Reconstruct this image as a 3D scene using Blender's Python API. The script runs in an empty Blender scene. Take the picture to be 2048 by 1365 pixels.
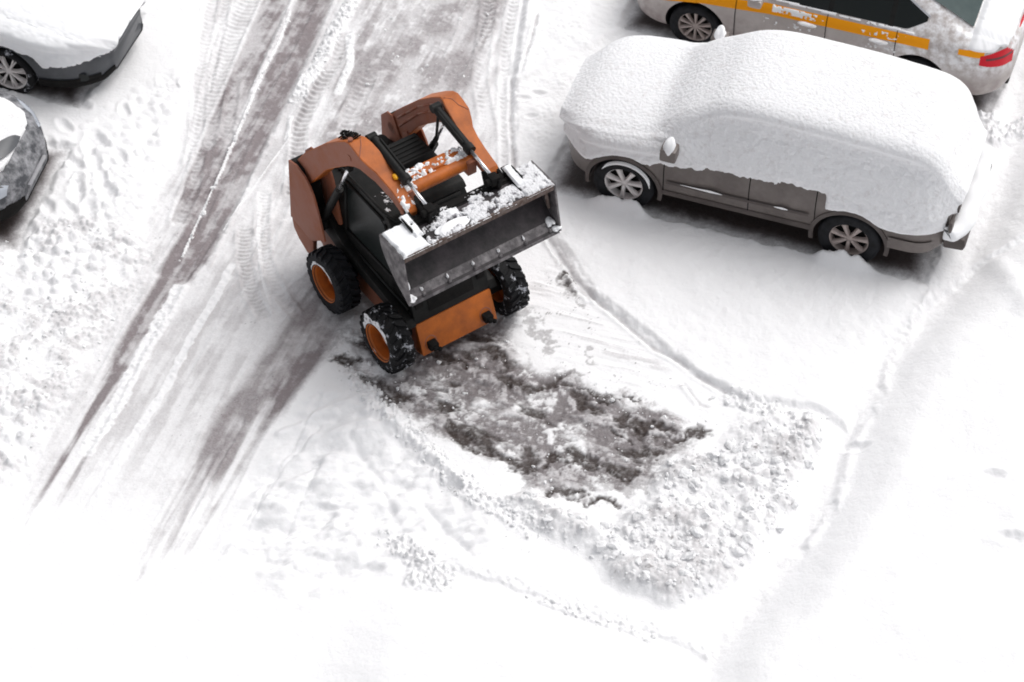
import bpy, bmesh, math, random
import numpy as np
from mathutils import Vector, Matrix
random.seed(7); rng = np.random.default_rng(7)
R = math.radians
scene = bpy.context.scene
C = scene.collection

# ------------------------------------------------------------------ camera
PITCH, ROLL, FPX, DIST = 47.38, 0.8, 5686.0, 32.0          # pitch, roll, focal length in px of a 2048 px wide picture
def cam_axes():
    e, r = R(PITCH), R(ROLL)
    c = Vector((0, -DIST*math.cos(e), DIST*math.sin(e)))
    f = (-c).normalized(); rt = Vector((1, 0, 0)); up = rt.cross(f)
    return c, math.cos(r)*rt+math.sin(r)*up, -math.sin(r)*rt+math.cos(r)*up, f
CP, CR, CU, CF = cam_axes()
cd = bpy.data.cameras.new('camera'); cam = bpy.data.objects.new('camera', cd); C.objects.link(cam)
m = Matrix((CR, CU, -CF)).transposed().to_4x4(); m.translation = CP
cam.matrix_world = m
cd.sensor_width = 36; cd.lens = FPX/2048*36; cd.clip_start = 1; cd.clip_end = 3000
cd.dof.use_dof = True; cd.dof.focus_distance = 31.2; cd.dof.aperture_fstop = 1.0
scene.camera = cam

# ------------------------------------------------------------------ sky, sun, exposure
SUN_EL, SUN_AZ = R(58), R(35)          # azimuth measured from +X towards +Y: the light comes from the far right
w = bpy.data.worlds.new('World'); scene.world = w; w.use_nodes = True
nt = w.node_tree; bg = nt.nodes['Background']
sky = nt.nodes.new('ShaderNodeTexSky'); sky.sky_type = 'NISHITA'; sky.sun_disc = False
sky.sun_elevation = SUN_EL; sky.sun_rotation = R(90)-SUN_AZ; sky.dust_density = 4; sky.air_density = 1.0
hs = nt.nodes.new('ShaderNodeHueSaturation'); hs.inputs['Saturation'].default_value = 0.16
nt.links.new(sky.outputs[0], hs.inputs['Color']); nt.links.new(hs.outputs[0], bg.inputs['Color'])
bg.inputs['Strength'].default_value = 0.135
sl = bpy.data.lights.new('sun', 'SUN'); sl.energy = 1.15; sl.angle = R(46); sl.color = (1.0, 0.975, 0.95)
so = bpy.data.objects.new('sun', sl); C.objects.link(so)
sd = Vector((math.cos(SUN_EL)*math.cos(SUN_AZ), math.cos(SUN_EL)*math.sin(SUN_AZ), math.sin(SUN_EL)))
so.rotation_euler = sd.to_track_quat('Z', 'Y').to_euler(); so.location = sd*60
scene.view_settings.view_transform = 'Standard'; scene.view_settings.look = 'None'
scene.view_settings.exposure = 0.13; scene.view_settings.gamma = 1.0
scene.render.engine = 'CYCLES'
scene.cycles.filter_width = 1.8
scene.cycles.max_bounces = 6; scene.cycles.diffuse_bounces = 4

# ------------------------------------------------------------------ helpers
def G(px, py, z=0.0):
    """ground (or height z) point under a point of the 2048 px photograph"""
    d = CF + CR*((px-1024)/FPX) - CU*((py-682.5)/FPX)
    p = CP + d*((z-CP.z)/d.z)
    return (p.x, p.y)
def mat(name, col, rough=0.7, metal=0.0, bump=0.0, bscale=30.0, var=0.0, vscale=6.0, col2=None, spec=0.5, coat=0.0, cov=0.0):
    mt = bpy.data.materials.new(name); mt.use_nodes = True
    n = mt.node_tree.nodes; l = mt.node_tree.links; b = n['Principled BSDF']
    b.inputs['Base Color'].default_value = (*col, 1); b.inputs['Roughness'].default_value = rough
    b.inputs['Metallic'].default_value = metal; b.inputs['Specular IOR Level'].default_value = spec
    b.inputs['Coat Weight'].default_value = coat
    tc = n.new('ShaderNodeTexCoord')
    if col2 is not None:
        nz = n.new('ShaderNodeTexNoise'); nz.inputs['Scale'].default_value = vscale; nz.inputs['Detail'].default_value = 7; nz.inputs['Roughness'].default_value = 0.65
        l.new(tc.outputs['Object'], nz.inputs['Vector'])
        rp = n.new('ShaderNodeValToRGB'); c0 = 0.55-cov; rp.color_ramp.elements[0].position = max(0, c0-var); rp.color_ramp.elements[1].position = min(1, c0+var)
        rp.color_ramp.elements[0].color = (*col, 1); rp.color_ramp.elements[1].color = (*col2, 1)
        l.new(nz.outputs['Fac'], rp.inputs['Fac']); l.new(rp.outputs['Color'], b.inputs['Base Color'])
    if bump:
        nb = n.new('ShaderNodeTexNoise'); nb.inputs['Scale'].default_value = bscale; nb.inputs['Detail'].default_value = 5
        l.new(tc.outputs['Object'], nb.inputs['Vector'])
        bp = n.new('ShaderNodeBump'); bp.inputs['Strength'].default_value = 1.0; bp.inputs['Distance'].default_value = bump
        l.new(nb.outputs['Fac'], bp.inputs['Height']); l.new(bp.outputs['Normal'], b.inputs['Normal'])
    return mt
M = {}
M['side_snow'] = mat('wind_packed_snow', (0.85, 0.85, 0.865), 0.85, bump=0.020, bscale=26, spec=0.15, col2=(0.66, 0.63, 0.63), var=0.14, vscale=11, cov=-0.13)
M['snow'] = mat('snow', (0.88, 0.885, 0.90), 0.85, bump=0.0004, bscale=28, spec=0.15)
M['snow_crust'] = mat('snow_crust', (0.84, 0.84, 0.85), 0.85, bump=0.02, bscale=35, spec=0.15, col2=(0.58, 0.55, 0.555), var=0.12, vscale=9, cov=-0.12)
M['snow_dirty'] = mat('dirty_snow', (0.80, 0.80, 0.82), 0.8, bump=0.02, bscale=45, spec=0.2, col2=(0.20, 0.19, 0.21), var=0.06, vscale=14, cov=-0.04)
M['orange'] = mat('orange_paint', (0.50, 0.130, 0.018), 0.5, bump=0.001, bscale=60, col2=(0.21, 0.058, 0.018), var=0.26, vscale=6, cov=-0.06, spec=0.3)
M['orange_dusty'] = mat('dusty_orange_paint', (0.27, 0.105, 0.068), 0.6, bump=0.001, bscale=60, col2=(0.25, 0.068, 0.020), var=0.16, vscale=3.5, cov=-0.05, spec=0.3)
M['black'] = mat('black_metal', (0.0045, 0.005, 0.005), 0.55, bump=0.002, bscale=50, col2=(0.016, 0.015, 0.014), var=0.2, vscale=8, spec=0.22)
M['black_rough'] = mat('black_grime', (0.004, 0.004, 0.004), 0.85, bump=0.004, bscale=40, col2=(0.012, 0.010, 0.009), var=0.2, vscale=12, spec=0.2)
M['dark_glass'] = mat('dark_glass', (0.010, 0.013, 0.013), 0.30, spec=0.22)
M['chrome'] = mat('chrome', (0.80, 0.80, 0.82), 0.22, metal=0.85)
M['steel'] = mat('worn_steel', (0.065, 0.058, 0.062), 0.5, metal=0.2, bump=0.002, bscale=40, col2=(0.22, 0.205, 0.21), var=0.14, vscale=9, cov=-0.02)
M['steel_dark'] = mat('bucket_inside', (0.008, 0.006, 0.007), 0.6, metal=0.0, bump=0.003, bscale=25, col2=(0.060, 0.046, 0.052), var=0.16, vscale=4.5, cov=-0.01)
M['rust'] = mat('rusty_edge', (0.075, 0.045, 0.035), 0.8, bump=0.006, bscale=60, col2=(0.17, 0.14, 0.13), var=0.15, vscale=18)
M['rubber'] = mat('tyre_rubber', (0.005, 0.005, 0.006), 0.7, bump=0.002, bscale=60, col2=(0.020, 0.021, 0.026), var=0.18, vscale=9, spec=0.25)
M['rubber_snowy'] = mat('snowy_tyre_rubber', (0.005, 0.005, 0.006), 0.7, bump=0.004, bscale=60, col2=(0.62, 0.63, 0.68), var=0.05, vscale=10, spec=0.25, cov=-0.06)
M['dusted_grey'] = mat('snow_dusted_grey_paint', (0.045, 0.048, 0.056), 0.5, bump=0.006, bscale=50, col2=(0.40, 0.40, 0.42), var=0.16, vscale=7, cov=-0.02)
M['beacon'] = mat('amber_lens', (0.95, 0.45, 0.01), 0.3)
M['brown_car'] = mat('grey_brown_paint', (0.105, 0.086, 0.078), 0.45, col2=(0.18, 0.153, 0.142), var=0.18, vscale=3.0, coat=0.1)
M['plinth'] = mat('dark_brown_cladding', (0.06, 0.047, 0.043), 0.6, col2=(0.11, 0.09, 0.083), var=0.2, vscale=4)
M['white_car'] = mat('white_paint', (0.53, 0.49, 0.47), 0.35, col2=(0.36, 0.31, 0.295), var=0.25, vscale=2.2, cov=-0.02, coat=0.2)
def taxi_paint():
    mt = M['white_car']; n = mt.node_tree.nodes; l = mt.node_tree.links; b = n['Principled BSDF']; src = b.inputs['Base Color'].links[0].from_socket
    tc = n.new('ShaderNodeTexCoord'); sx = n.new('ShaderNodeSeparateXYZ'); l.new(tc.outputs['Object'], sx.inputs[0])
    def noise(s, d=8):
        q = n.new('ShaderNodeTexNoise'); q.inputs['Scale'].default_value = s; q.inputs['Detail'].default_value = d; q.inputs['Roughness'].default_value = .65; l.new(tc.outputs['Object'], q.inputs['Vector']); return q.outputs['Fac']
    def mr(v, a0, a1, b0, b1):
        q = n.new('ShaderNodeMapRange'); l.new(v, q.inputs[0])
        for i, k in enumerate((a0, a1, b0, b1)): q.inputs[i+1].default_value = k
        return q.outputs[0]
    def mm(op, x, y):
        q = n.new('ShaderNodeMath'); q.operation = op; q.use_clamp = True
        for i, v in enumerate((x, y)):
            if isinstance(v, (int, float)): q.inputs[i].default_value = v
            else: l.new(v, q.inputs[i])
        return q.outputs[0]
    def mix(f, x, y):
        q = n.new('ShaderNodeMix'); q.data_type = 'RGBA'; l.new(f, q.inputs[0]); l.new(x, q.inputs[6]); q.inputs[7].default_value = (*y, 1); return q.outputs[2]
    g = mm('MULTIPLY', mr(sx.outputs[2], .35, .85, .9, 0), mr(noise(6), .35, .6, 0, 1)); c = mix(g, src, (.30, .245, .235))
    dmask = mm('MULTIPLY', mr(sx.outputs[0], -.5, -1.3, 0, 1), mr(sx.outputs[2], .5, .75, 0, 1)); dm = mm('MULTIPLY', dmask, mr(noise(9), .38, .60, 0, .95)); c = mix(dm, c, (.86, .86, .88))
    l.new(c, b.inputs['Base Color'])
taxi_paint()
M['yellow'] = mat('yellow_stripe', (0.95, 0.36, 0.005), 0.6, spec=0.2)
M['tail_red'] = mat('red_lens', (0.62, 0.004, 0.018), 0.4, spec=0.25)
M['tail_dark'] = mat('dark_red_lens', (0.10, 0.01, 0.015), 0.3)
M['teal_glass'] = mat('wet_rear_glass', (0.012, 0.035, 0.036), 0.4, spec=0.25, col2=(0.03, 0.055, 0.055), var=0.2, vscale=5)
M['dark_car'] = mat('dark_blue_grey_paint', (0.024, 0.028, 0.036), 0.4, coat=0.2, col2=(0.05, 0.055, 0.065), var=0.2, vscale=5)
M['grey_car'] = mat('grey_paint', (0.26, 0.26, 0.28), 0.4, coat=0.2, col2=(0.38, 0.375, 0.39), var=0.2, vscale=5)
M['lens'] = mat('headlamp_lens', (0.42, 0.45, 0.50), 0.15, coat=0.5)
M['alloy'] = mat('alloy', (0.80, 0.77, 0.76), 0.4, metal=0.1, col2=(0.62, 0.57, 0.56), var=0.2, vscale=9)
M['alloy_dirty'] = mat('dirty_alloy', (0.46, 0.39, 0.365), 0.5, metal=0.1, col2=(0.33, 0.27, 0.25), var=0.2, vscale=9)
M['hidden'] = mat('wheel_well', (0.006, 0.006, 0.006), 0.9)

def link(name, me, mt, parent=None, smooth=True):
    o = bpy.data.objects.new(name, me)
    for x in (mt if isinstance(mt, (list, tuple)) else [mt]): me.materials.append(M[x] if isinstance(x, str) else x)
    C.objects.link(o)
    if parent: o.parent = parent
    me.polygons.foreach_set('use_smooth', [smooth]*len(me.polygons))
    return o
def bm_obj(name, bm, mt, parent=None, smooth=False, angle=None):
    bmesh.ops.recalc_face_normals(bm, faces=bm.faces)
    if angle is not None:
        smooth = True
        for e in bm.edges:
            e.smooth = len(e.link_faces) == 2 and e.calc_face_angle(0) < R(angle)
    me = bpy.data.meshes.new(name); bm.to_mesh(me); bm.free()
    return link(name, me, mt, parent, smooth)
def grid_obj(name, P, mt, parent=None, keep=None, smooth=True):
    """P: (n,m,3) array of points -> quad mesh; keep: (n-1,m-1) bool"""
    n, m_ = P.shape[:2]
    idx = np.arange(n*m_).reshape(n, m_)
    F = np.stack([idx[:-1, :-1], idx[1:, :-1], idx[1:, 1:], idx[:-1, 1:]], -1).reshape(-1, 4)
    if keep is not None: F = F[keep.reshape(-1)]
    V = P.reshape(-1, 3)
    used = np.zeros(len(V), bool); used[F.reshape(-1)] = True
    mp = np.cumsum(used)-1; V = V[used]; F = mp[F]
    return arr_obj(name, V, F, mt, parent, smooth)
def arr_obj(name, V, F, mt, parent=None, smooth=True):
    k = F.shape[1]
    me = bpy.data.meshes.new(name)
    me.vertices.add(len(V)); me.vertices.foreach_set('co', np.asarray(V, np.float32).reshape(-1))
    me.loops.add(F.size); me.loops.foreach_set('vertex_index', F.astype(np.int32).reshape(-1))
    me.polygons.add(len(F)); me.polygons.foreach_set('loop_start', np.arange(len(F), dtype=np.int32)*k)
    me.polygons.foreach_set('loop_total', np.full(len(F), k, np.int32))
    me.update(); me.validate()
    return link(name, me, mt, parent, smooth)
def box(bm, x0, x1, y0, y1, z0, z1, bev=0.0):
    vs = [bm.verts.new((x, y, z)) for x in (x0, x1) for y in (y0, y1) for z in (z0, z1)]
    fs = [(0, 1, 3, 2), (4, 6, 7, 5), (0, 4, 5, 1), (2, 3, 7, 6), (0, 2, 6, 4), (1, 5, 7, 3)]
    f = [bm.faces.new([vs[i] for i in q]) for q in fs]
    if bev:
        es = list({e for x in f for e in x.edges})
        bmesh.ops.bevel(bm, geom=es, offset=bev, segments=2, affect='EDGES', profile=0.6)
def prism(bm, pts, y0, y1, bev=0.0, y0b=None, y1b=None):
    """polygon in (x,z) extruded in y; optional per-point y lists"""
    n = len(pts)
    ya = y0 if isinstance(y0, (list, tuple)) else [y0]*n
    yb = y1 if isinstance(y1, (list, tuple)) else [y1]*n
    a = [bm.verts.new((p[0], ya[i], p[1])) for i, p in enumerate(pts)]
    b = [bm.verts.new((p[0], yb[i], p[1])) for i, p in enumerate(pts)]
    fs = [bm.faces.new(a), bm.faces.new(b[::-1])]
    for i in range(n):
        fs.append(bm.faces.new((a[i], b[i], b[(i+1) % n], a[(i+1) % n])))
    if bev:
        bmesh.ops.recalc_face_normals(bm, faces=fs)
        es = list({e for x in fs for e in x.edges if len(e.link_faces) == 2 and e.calc_face_angle(0) > R(25)})
        bmesh.ops.bevel(bm, geom=es, offset=bev, segments=2, affect='EDGES', profile=0.6)
def tube(bm, p, q, r0, r1=None, n=16, caps=True):
    p, q = Vector(p), Vector(q); r1 = r0 if r1 is None else r1
    d = (q-p).normalized(); u = d.orthogonal().normalized(); v = d.cross(u)
    A = [bm.verts.new(p+(u*math.cos(t)+v*math.sin(t))*r0) for t in [2*math.pi*i/n for i in range(n)]]
    B = [bm.verts.new(q+(u*math.cos(t)+v*math.sin(t))*r1) for t in [2*math.pi*i/n for i in range(n)]]
    for i in range(n): bm.faces.new((A[i], A[(i+1) % n], B[(i+1) % n], B[i]))
    if caps: bm.faces.new(A[::-1]); bm.faces.new(B)
def lathe(bm, prof, n=48, cx=0, cz=0, sy=1):
    """profile [(r,y)] turned about the Y axis"""
    rings = []
    for r, y in prof:
        rings.append([bm.verts.new((cx+r*math.cos(t), y*sy, cz+r*math.sin(t))) for t in [2*math.pi*i/n for i in range(n)]])
    for a, b in zip(rings[:-1], rings[1:]):
        for i in range(n): bm.faces.new((a[i], a[(i+1) % n], b[(i+1) % n], b[i]))
    return rings
def empty(name, x, y, z, h, label, cat, group=None):
    o = bpy.data.objects.new(name, None); C.objects.link(o)
    o.location = (x, y, z); o.rotation_euler = (0, 0, R(h)); o.empty_display_size = 0.3
    o['label'] = label; o['category'] = cat
    if group: o['group'] = group
    return o
def sm(x, a, b):
    t = np.clip((x-a)/(b-a), 0, 1); return t*t*(3-2*t)
# --- numpy noise
_perm = rng.permutation(4096)
def _h(i, j, s=0): return _perm[(_perm[(i+s*131) & 4095]+j) & 4095]/4095.0
def vnoise(x, y, s=0):
    i = np.floor(x).astype(int); j = np.floor(y).astype(int); fx = x-i; fy = y-j
    fx = fx*fx*fx*(fx*(fx*6-15)+10); fy = fy*fy*fy*(fy*(fy*6-15)+10)
    a, b, c, d = _h(i, j, s), _h(i+1, j, s), _h(i, j+1, s), _h(i+1, j+1, s)
    return (a*(1-fx)+b*fx)*(1-fy)+(c*(1-fx)+d*fx)*fy
def fbm(x, y, s=0, o=4, g=0.5):
    r = 0; a = 1; t = 0
    for k in range(o):
        r = r+a*vnoise(x*2**k+17.3*k, y*2**k-9.1*k, s+k); t += a; a *= g
    return r/t                                                  # 0..1
def worley(x, y, s=0):
    """distance to the nearest and second nearest feature point, and a random value of the nearest cell"""
    i = np.floor(x).astype(int); j = np.floor(y).astype(int)
    d1 = np.full(x.shape, 9.0); d2 = np.full(x.shape, 9.0); v = np.zeros(x.shape)
    for a in (-1, 0, 1):
        for b in (-1, 0, 1):
            px = i+a+_h(i+a, j+b, s); py = j+b+_h(i+a, j+b, s+7)
            d = np.hypot(px-x, py-y); hv = _h(i+a, j+b, s+3)
            c = d < d1
            d2 = np.where(c, d1, np.minimum(d2, d)); v = np.where(c, hv, v); d1 = np.where(c, d, d1)
    return d1, d2, v
# ------------------------------------------------------------------ ground: one sheet, fine where the photo looks, coarse to the horizon
def axis(lo, hi, step, far):
    a = np.arange(lo, hi+step, step); out = []; d = step; x = a[-1]
    while x < far: d *= 1.35; x += d; out.append(x)
    inn = []; d = step; x = a[0]
    while x > -far: d *= 1.35; x -= d; inn.append(x)
    return np.concatenate([inn[::-1], a, out])
STEP = 0.0135
gx = axis(-7.0, 6.9, STEP, 900); gy = axis(-5.3, 6.7, STEP, 900)
X, Y = np.meshgrid(gx, gy, indexing='ij')
def W(pts, z=0.0): return np.array([G(a, b, z) for a, b in pts])
WX = WY = None
def pdist(pts, margin=1.0, warp=0):
    """distance, arc length and signed side offset to a polyline given in photo px"""
    P = W(pts)
    i0, i1 = np.searchsorted(gx, [P[:, 0].min()-margin, P[:, 0].max()+margin]); j0, j1 = np.searchsorted(gy, [P[:, 1].min()-margin, P[:, 1].max()+margin])
    x = X[i0:i1, j0:j1]; y = Y[i0:i1, j0:j1]
    if warp: x = x+warp*WX[i0:i1, j0:j1]; y = y+warp*WY[i0:i1, j0:j1]
    D_, S_, T_, s0 = pdist_(P, x, y); out = []
    for a, f in ((D_, 9.0), (S_, 0.0), (T_, 0.0)):
        q = np.full(X.shape, f); q[i0:i1, j0:j1] = a; out.append(q)
    return out[0], out[1], out[2], s0
def pdist_(P, x, y):
    D = np.full(x.shape, 1e9); S = np.zeros(x.shape); T = np.zeros(x.shape); s0 = 0
    for a, b in zip(P[:-1], P[1:]):
        d = b-a; Ln = np.hypot(*d); d = d/Ln
        t = np.clip((x-a[0])*d[0]+(y-a[1])*d[1], 0, Ln)
        dx = x-a[0]-t*d[0]; dy = y-a[1]-t*d[1]; q = np.hypot(dx, dy)
        c = q < D
        D = np.where(c, q, D); S = np.where(c, s0+t, S); T = np.where(c, d[0]*(y-a[1])-d[1]*(x-a[0]), T); s0 += Ln
    return D, S, T, s0
def inside(pts):
    """signed distance (positive inside) to a closed polygon"""
    P = W(pts); D = pdist(list(pts)+[pts[0]], 1.3)[0]; c = np.zeros(X.shape, bool)
    for (x1, y1), (x2, y2) in zip(P, np.roll(P, -1, 0)):
        if y1 == y2: continue
        c ^= ((y1 > Y) != (y2 > Y)) & (X < (x2-x1)*(Y-y1)/(y2-y1)+x1)
    return np.where(c, D, -D)
nA = fbm(X*0.9, Y*0.9, 1, 4); nB = fbm(X*3, Y*3, 2, 4); nC = fbm(X*9, Y*9, 3, 4, .6); nD = fbm(X*28, Y*28, 4, 3, .6)
WX = (fbm(X*5, Y*5, 51, 4, .6)-.5)*2; WY = (fbm(X*5+7, Y*5-3, 52, 4, .6)-.5)*2
# noise stretched along the road direction
rd = np.array(G(560, 200))-np.array(G(260, 700)); rd /= np.hypot(*rd)
us = X*rd[0]+Y*rd[1]; vs = -X*rd[1]+Y*rd[0]
nR = fbm(us*0.8, vs*9, 5, 4); nR2 = fbm(us*2.5, vs*30, 6, 3)
H = 0.015*(nA-.5)+0.006*(nC-.5)
SL = np.zeros(X.shape); AS = np.zeros(X.shape); IC = np.zeros(X.shape)     # slush, bare asphalt, wet ice; each also carries some painted shade
def bnd(D, w, soft, n=None, na=0.0):
    q = D if n is None else D+(n-.5)*na
    return 1-sm(q, w-soft, w+soft)
w1a, w1b, w1v = worley(X*7, Y*7, 11); w2a, w2b, w2v = worley(X*16, Y*16, 12); w3a, w3b, w3v = worley(X*34, Y*34, 14)
lump1 = (1-sm(w1a, 0, .75))*w1v; lump2 = (1-sm(w2a, 0, .75))*w2v; lump3 = (1-sm(w3a, 0, .75))*w3v
# fade of the road dirt towards the near end
# --- left snow between the dark parked cars and the road
left = inside([(-400, -500), (450, -500), (425, 0), (395, 180), (345, 300), (300, 420), (215, 620), (120, 800), (30, 960), (-400, 1500)])
lm = sm(left, -.12, .25); H = H+lm*(0.06+0.05*(nA-.3))
lz = sm(inside([(-200, 500), (60, 450), (180, 420), (300, 470), (330, 520), (250, 650), (150, 820), (60, 960), (-200, 1100)]), -.1, .35)
H = H+lz*(0.095*lump1*sm(nA, .25, .55)+0.040*lump2*sm(nB, .35, .6)+0.014*lump3*sm(nC, .45, .6)+.07*(nB-.5)); SL = np.maximum(SL, lz*0.34*sm(nB*.5+nC*.5, .44, .60)*(1-lump1))
lz2 = sm(inside([(60, 330), (250, 180), (420, 120), (330, 450), (180, 470)]), -.1, .4)
H = H+lz2*(0.040*lump1+0.016*lump2*sm(nA, .4, .6)+.03*(nB-.5))
for fx, fy, fs in [(120, 205, 1), (165, 215, .8), (195, 285, 1.1), (180, 300, .9), (130, 310, 1), (150, 335, .9), (190, 330, 1), (215, 395, 1.1), (155, 395, 1.1),
                   (180, 430, 1), (240, 320, .8), (160, 372, .8), (205, 366, .8), (100, 300, .9), (130, 260, .8), (60, 470, 1), (250, 230, .7), (140, 425, .8), (95, 420, 1),
                   (1975, 985, .8), (1712, 892, .8), (2010, 1108, .9), (1045, 205, .5), (1075, 195, .5), (1062, 240, .45)]:
    c = G(fx, fy); a = rng.uniform(1.6, 2.4) if fx < 400 else 0
    dx, dy = X-c[0], Y-c[1]; u = dx*math.cos(a)+dy*math.sin(a); v = -dx*math.sin(a)+dy*math.cos(a)
    q = np.hypot(u/(.15*fs), v/(.075*fs))+.5*(nC-.5)
    H = H-.060*fs*(1-sm(q, .2, 1.5))+.007*np.exp(-((q-1.5)/.4)**2)
# --- road tracks
def track(pts, w, slush, depth=.02, soft=.03, tread=0, fade=None, brk=.5, edge=.012, period=.075, key=0):
    global H, SL, IC
    D, S, T, Ln = pdist(pts)
    b = bnd(D, w, soft, nC, .05)
    if fade is not None: fade = min(fade, .9)
    f = 1.0 if fade is None else sm((1-S/Ln)*1.9+(nR-.5)*1.5+(nB-.5)*.4, .12, .95)  # fading tracks thin out into the painted white-out
    endf = sm(S, 0, .1)*(1-sm(S, Ln-.12, Ln)) if fade is None else sm(S, 0, .5)
    b = b*endf
    tex = sm(nR*.5+nC*.25+nB*.25, .5-brk*.3, .5+brk*.28)
    slush = min(1.0, slush*1.35)
    SL = np.where(b > 0, np.maximum(SL, b*f*slush*(.60+.5*tex)), SL)
    H = H-depth*b*f+edge*f*np.exp(-((D-w-.03)/.025)**2)*nC*2*endf
    if tread:
        ph = S/period*2*math.pi+np.abs(T)/w*2.2
        p = sm(np.sin(ph+2.5*(nB-.5)+1.5*(nC-.5)), -.1, .5)*(.15+.85*sm(nB*.6+nA*.4, .36, .54))
        H = H+tread*p*b*(.4+nC); SL = SL*(1-.38*b*p*(.5+.5*sm(nC, .3, .6)))
road = inside([(440, -600), (425, 0), (390, 200), (345, 320), (300, 440), (230, 620), (130, 820), (30, 1000), (-60, 1200), (330, 1200), (480, 960), (600, 760), (700, 640), (720, 420),
               (1000, 330), (1010, 150), (1040, 0), (1300, -600)])
rm = sm(road, -.1, .15)
fadey = 1-sm(-Y, 1.1, 3.0)                                   # bright white-out of the near end, painted by thinning the slush tint
SL = np.maximum(SL, rm*(.14+.28*sm(nR*.6+nB*.4, .38, .62))*fadey); H = H+rm*.008*(nR-.5)+rm*.005*(nR2-.5)
top = sm(inside([(735, -400), (725, 0), (690, 110), (655, 180), (640, 260), (600, 330), (590, 420), (720, 430), (900, 260), (960, 150), (1000, 60), (1020, 0), (1150, -400)]), -.06, .12)
SL = np.maximum(SL, top*(.44+.34*sm(nR*.45+nB*.55, .36, .60)-.26*sm(nC*.6+nR2*.4, .52, .66)))
H = H+top*(.012*nC+.010*lump2*sm(nB, .4, .6))
track([(1000, -200), (965, 0), (930, 90), (890, 170), (840, 260)], .13, .52, .012, .09)
track([(520, -120), (500, 0), (465, 70), (425, 190), (400, 310)], .13, .22, .008, .03, tread=.010)
track([(470, -100), (452, 0), (440, 60), (420, 150), (408, 200)], .05, .22, .008, .02, tread=.008)
track([(470, 150), (455, 260), (400, 300), (385, 390), (350, 460)], .06, .2, .008, .02, tread=.01)
track([(575, -120), (552, 0), (505, 110), (445, 250), (400, 360), (365, 455)], .165, .66, .018, .025, brk=.35)
track([(680, -120), (628, 0), (590, 90), (530, 215), (478, 325), (435, 410), (395, 480), (340, 565)], .225, .80, .022, .06, brk=.4)
track([(435, 410), (395, 480), (340, 565), (270, 680), (215, 785), (150, 895), (75, 1050)], .165, .80, .022, .05, fade=.66, brk=.4)
track([(655, -60), (606, 40), (570, 110), (512, 215), (470, 300), (430, 380), (400, 440)], .05, .92, .008, .05)
track([(530, 260), (500, 330), (455, 430), (400, 540)], .06, .62, .004, .05)
track([(690, 60), (672, 120), (632, 180), (600, 250), (592, 330), (585, 400)], .085, .50, .010, .03, tread=.022, period=.085)
track([(740, 150), (700, 230), (680, 300), (640, 360), (600, 420)], .09, .40, .010, .04, tread=.014, period=.085)
track([(490, 450), (488, 520), (505, 590), (535, 645)], .075, .34, .012, .02, tread=.014, period=.06)
track([(530, 380), (524, 440), (530, 520), (565, 600), (600, 640)], .06, .14, .010, .02, tread=.010, period=.06)
track([(1045, -100), (1028, 0), (1012, 90), (1006, 200), (1010, 330), (1040, 420)], .05, .16, .008, .02, tread=.016, period=.085)
track([(985, -60), (972, 60), (960, 160), (975, 250)], .07, .12, .004, .03, tread=.014, period=.085)
track([(1078, 30), (1062, 90), (1040, 160)], .012, .35, .010, .012)
track([(1022, 150), (1020, 250), (1028, 350), (1085, 460), (1110, 500), (1150, 560), (1195, 605), (1250, 650), (1310, 700), (1350, 720), (1385, 745)], .017, .34, .016, .018)
track([(1092, 470), (1125, 520), (1160, 575), (1190, 605)], .045, .32, .008, .04)
track([(1380, 745), (1440, 780), (1500, 815), (1560, 830)], .02, .26, .012, .03)
track([(1360, 760), (1400, 810), (1430, 820)], .008, .3, .006, .01)
track([(740, 520), (660, 610), (600, 685), (545, 760), (500, 815), (460, 880), (425, 950), (385, 1030), (330, 1130)], .30, .58, .020, .09, fade=.74, brk=.5)
track([(700, 620), (640, 690), (600, 735), (565, 780), (520, 850), (470, 940)], .15, .78, .006, .09, fade=.74)
track([(600, 330), (560, 430), (520, 520), (430, 640), (360, 760)], .05, .25, .004, .05)
track([(430, -60), (418, 40), (400, 160), (395, 260), (380, 340)], .07, .22, .006, .03, tread=.008)
track([(1020, 640), (850, 560), (700, 560), (600, 640)], .42, .50, .008, .25)
track([(585, 700), (510, 810), (440, 920), (370, 1050)], .012, .10, .010, .012)
track([(800, 545), (860, 600), (960, 620)], .6, .5, .0, .2)
# smooth polished strip between the two tracks
pol = sm(inside([(470, 520), (520, 640), (520, 740), (430, 900), (350, 1060), (230, 1050), (300, 860), (390, 650)]), -.05, .15)
SL = np.maximum(SL, pol*(.05+.06*sm(nR, .4, .6))*fadey)
# snow curbs thrown up beside the tracks
def ridge(pts, w, h, lump=.6, soft=.5, sl=0):
    global H, SL
    D, S, T, Ln = pdist(pts)
    b = (1-sm(D+(nC-.5)*w*.9, w*(1-soft), w*(1+soft)))*sm(S, 0, .15)*(1-sm(S, Ln-.15, Ln))
    H = H+b*h*((1-lump)+lump*(lump2*1.5+lump3*.8)); SL = SL*(1-.93*sm(b, .25, .7)*(1-sl))
ridge([(585, 15), (560, 80), (515, 170), (470, 280), (430, 370), (395, 440), (360, 520)], .016, .025, .5)
ridge([(745, -60), (700, 10), (665, 75), (640, 130), (610, 165), (595, 205)], .085, .06)
ridge([(700, 60), (700, 130), (670, 200)], .05, .03)
ridge([(583, 225), (578, 262), (570, 290)], .028, .03)
ridge([(590, 262), (540, 330), (490, 400), (440, 470)], .010, .015)
ridge([(470, 520), (430, 600), (380, 680), (330, 780), (250, 900), (180, 1020)], .05, .012, .9)
ridge([(370, 560), (300, 680), (240, 800), (160, 920)], .09, .016, 1.0)
ridge([(520, 400), (516, 470), (524, 560), (545, 620)], .018, .02)
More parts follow.
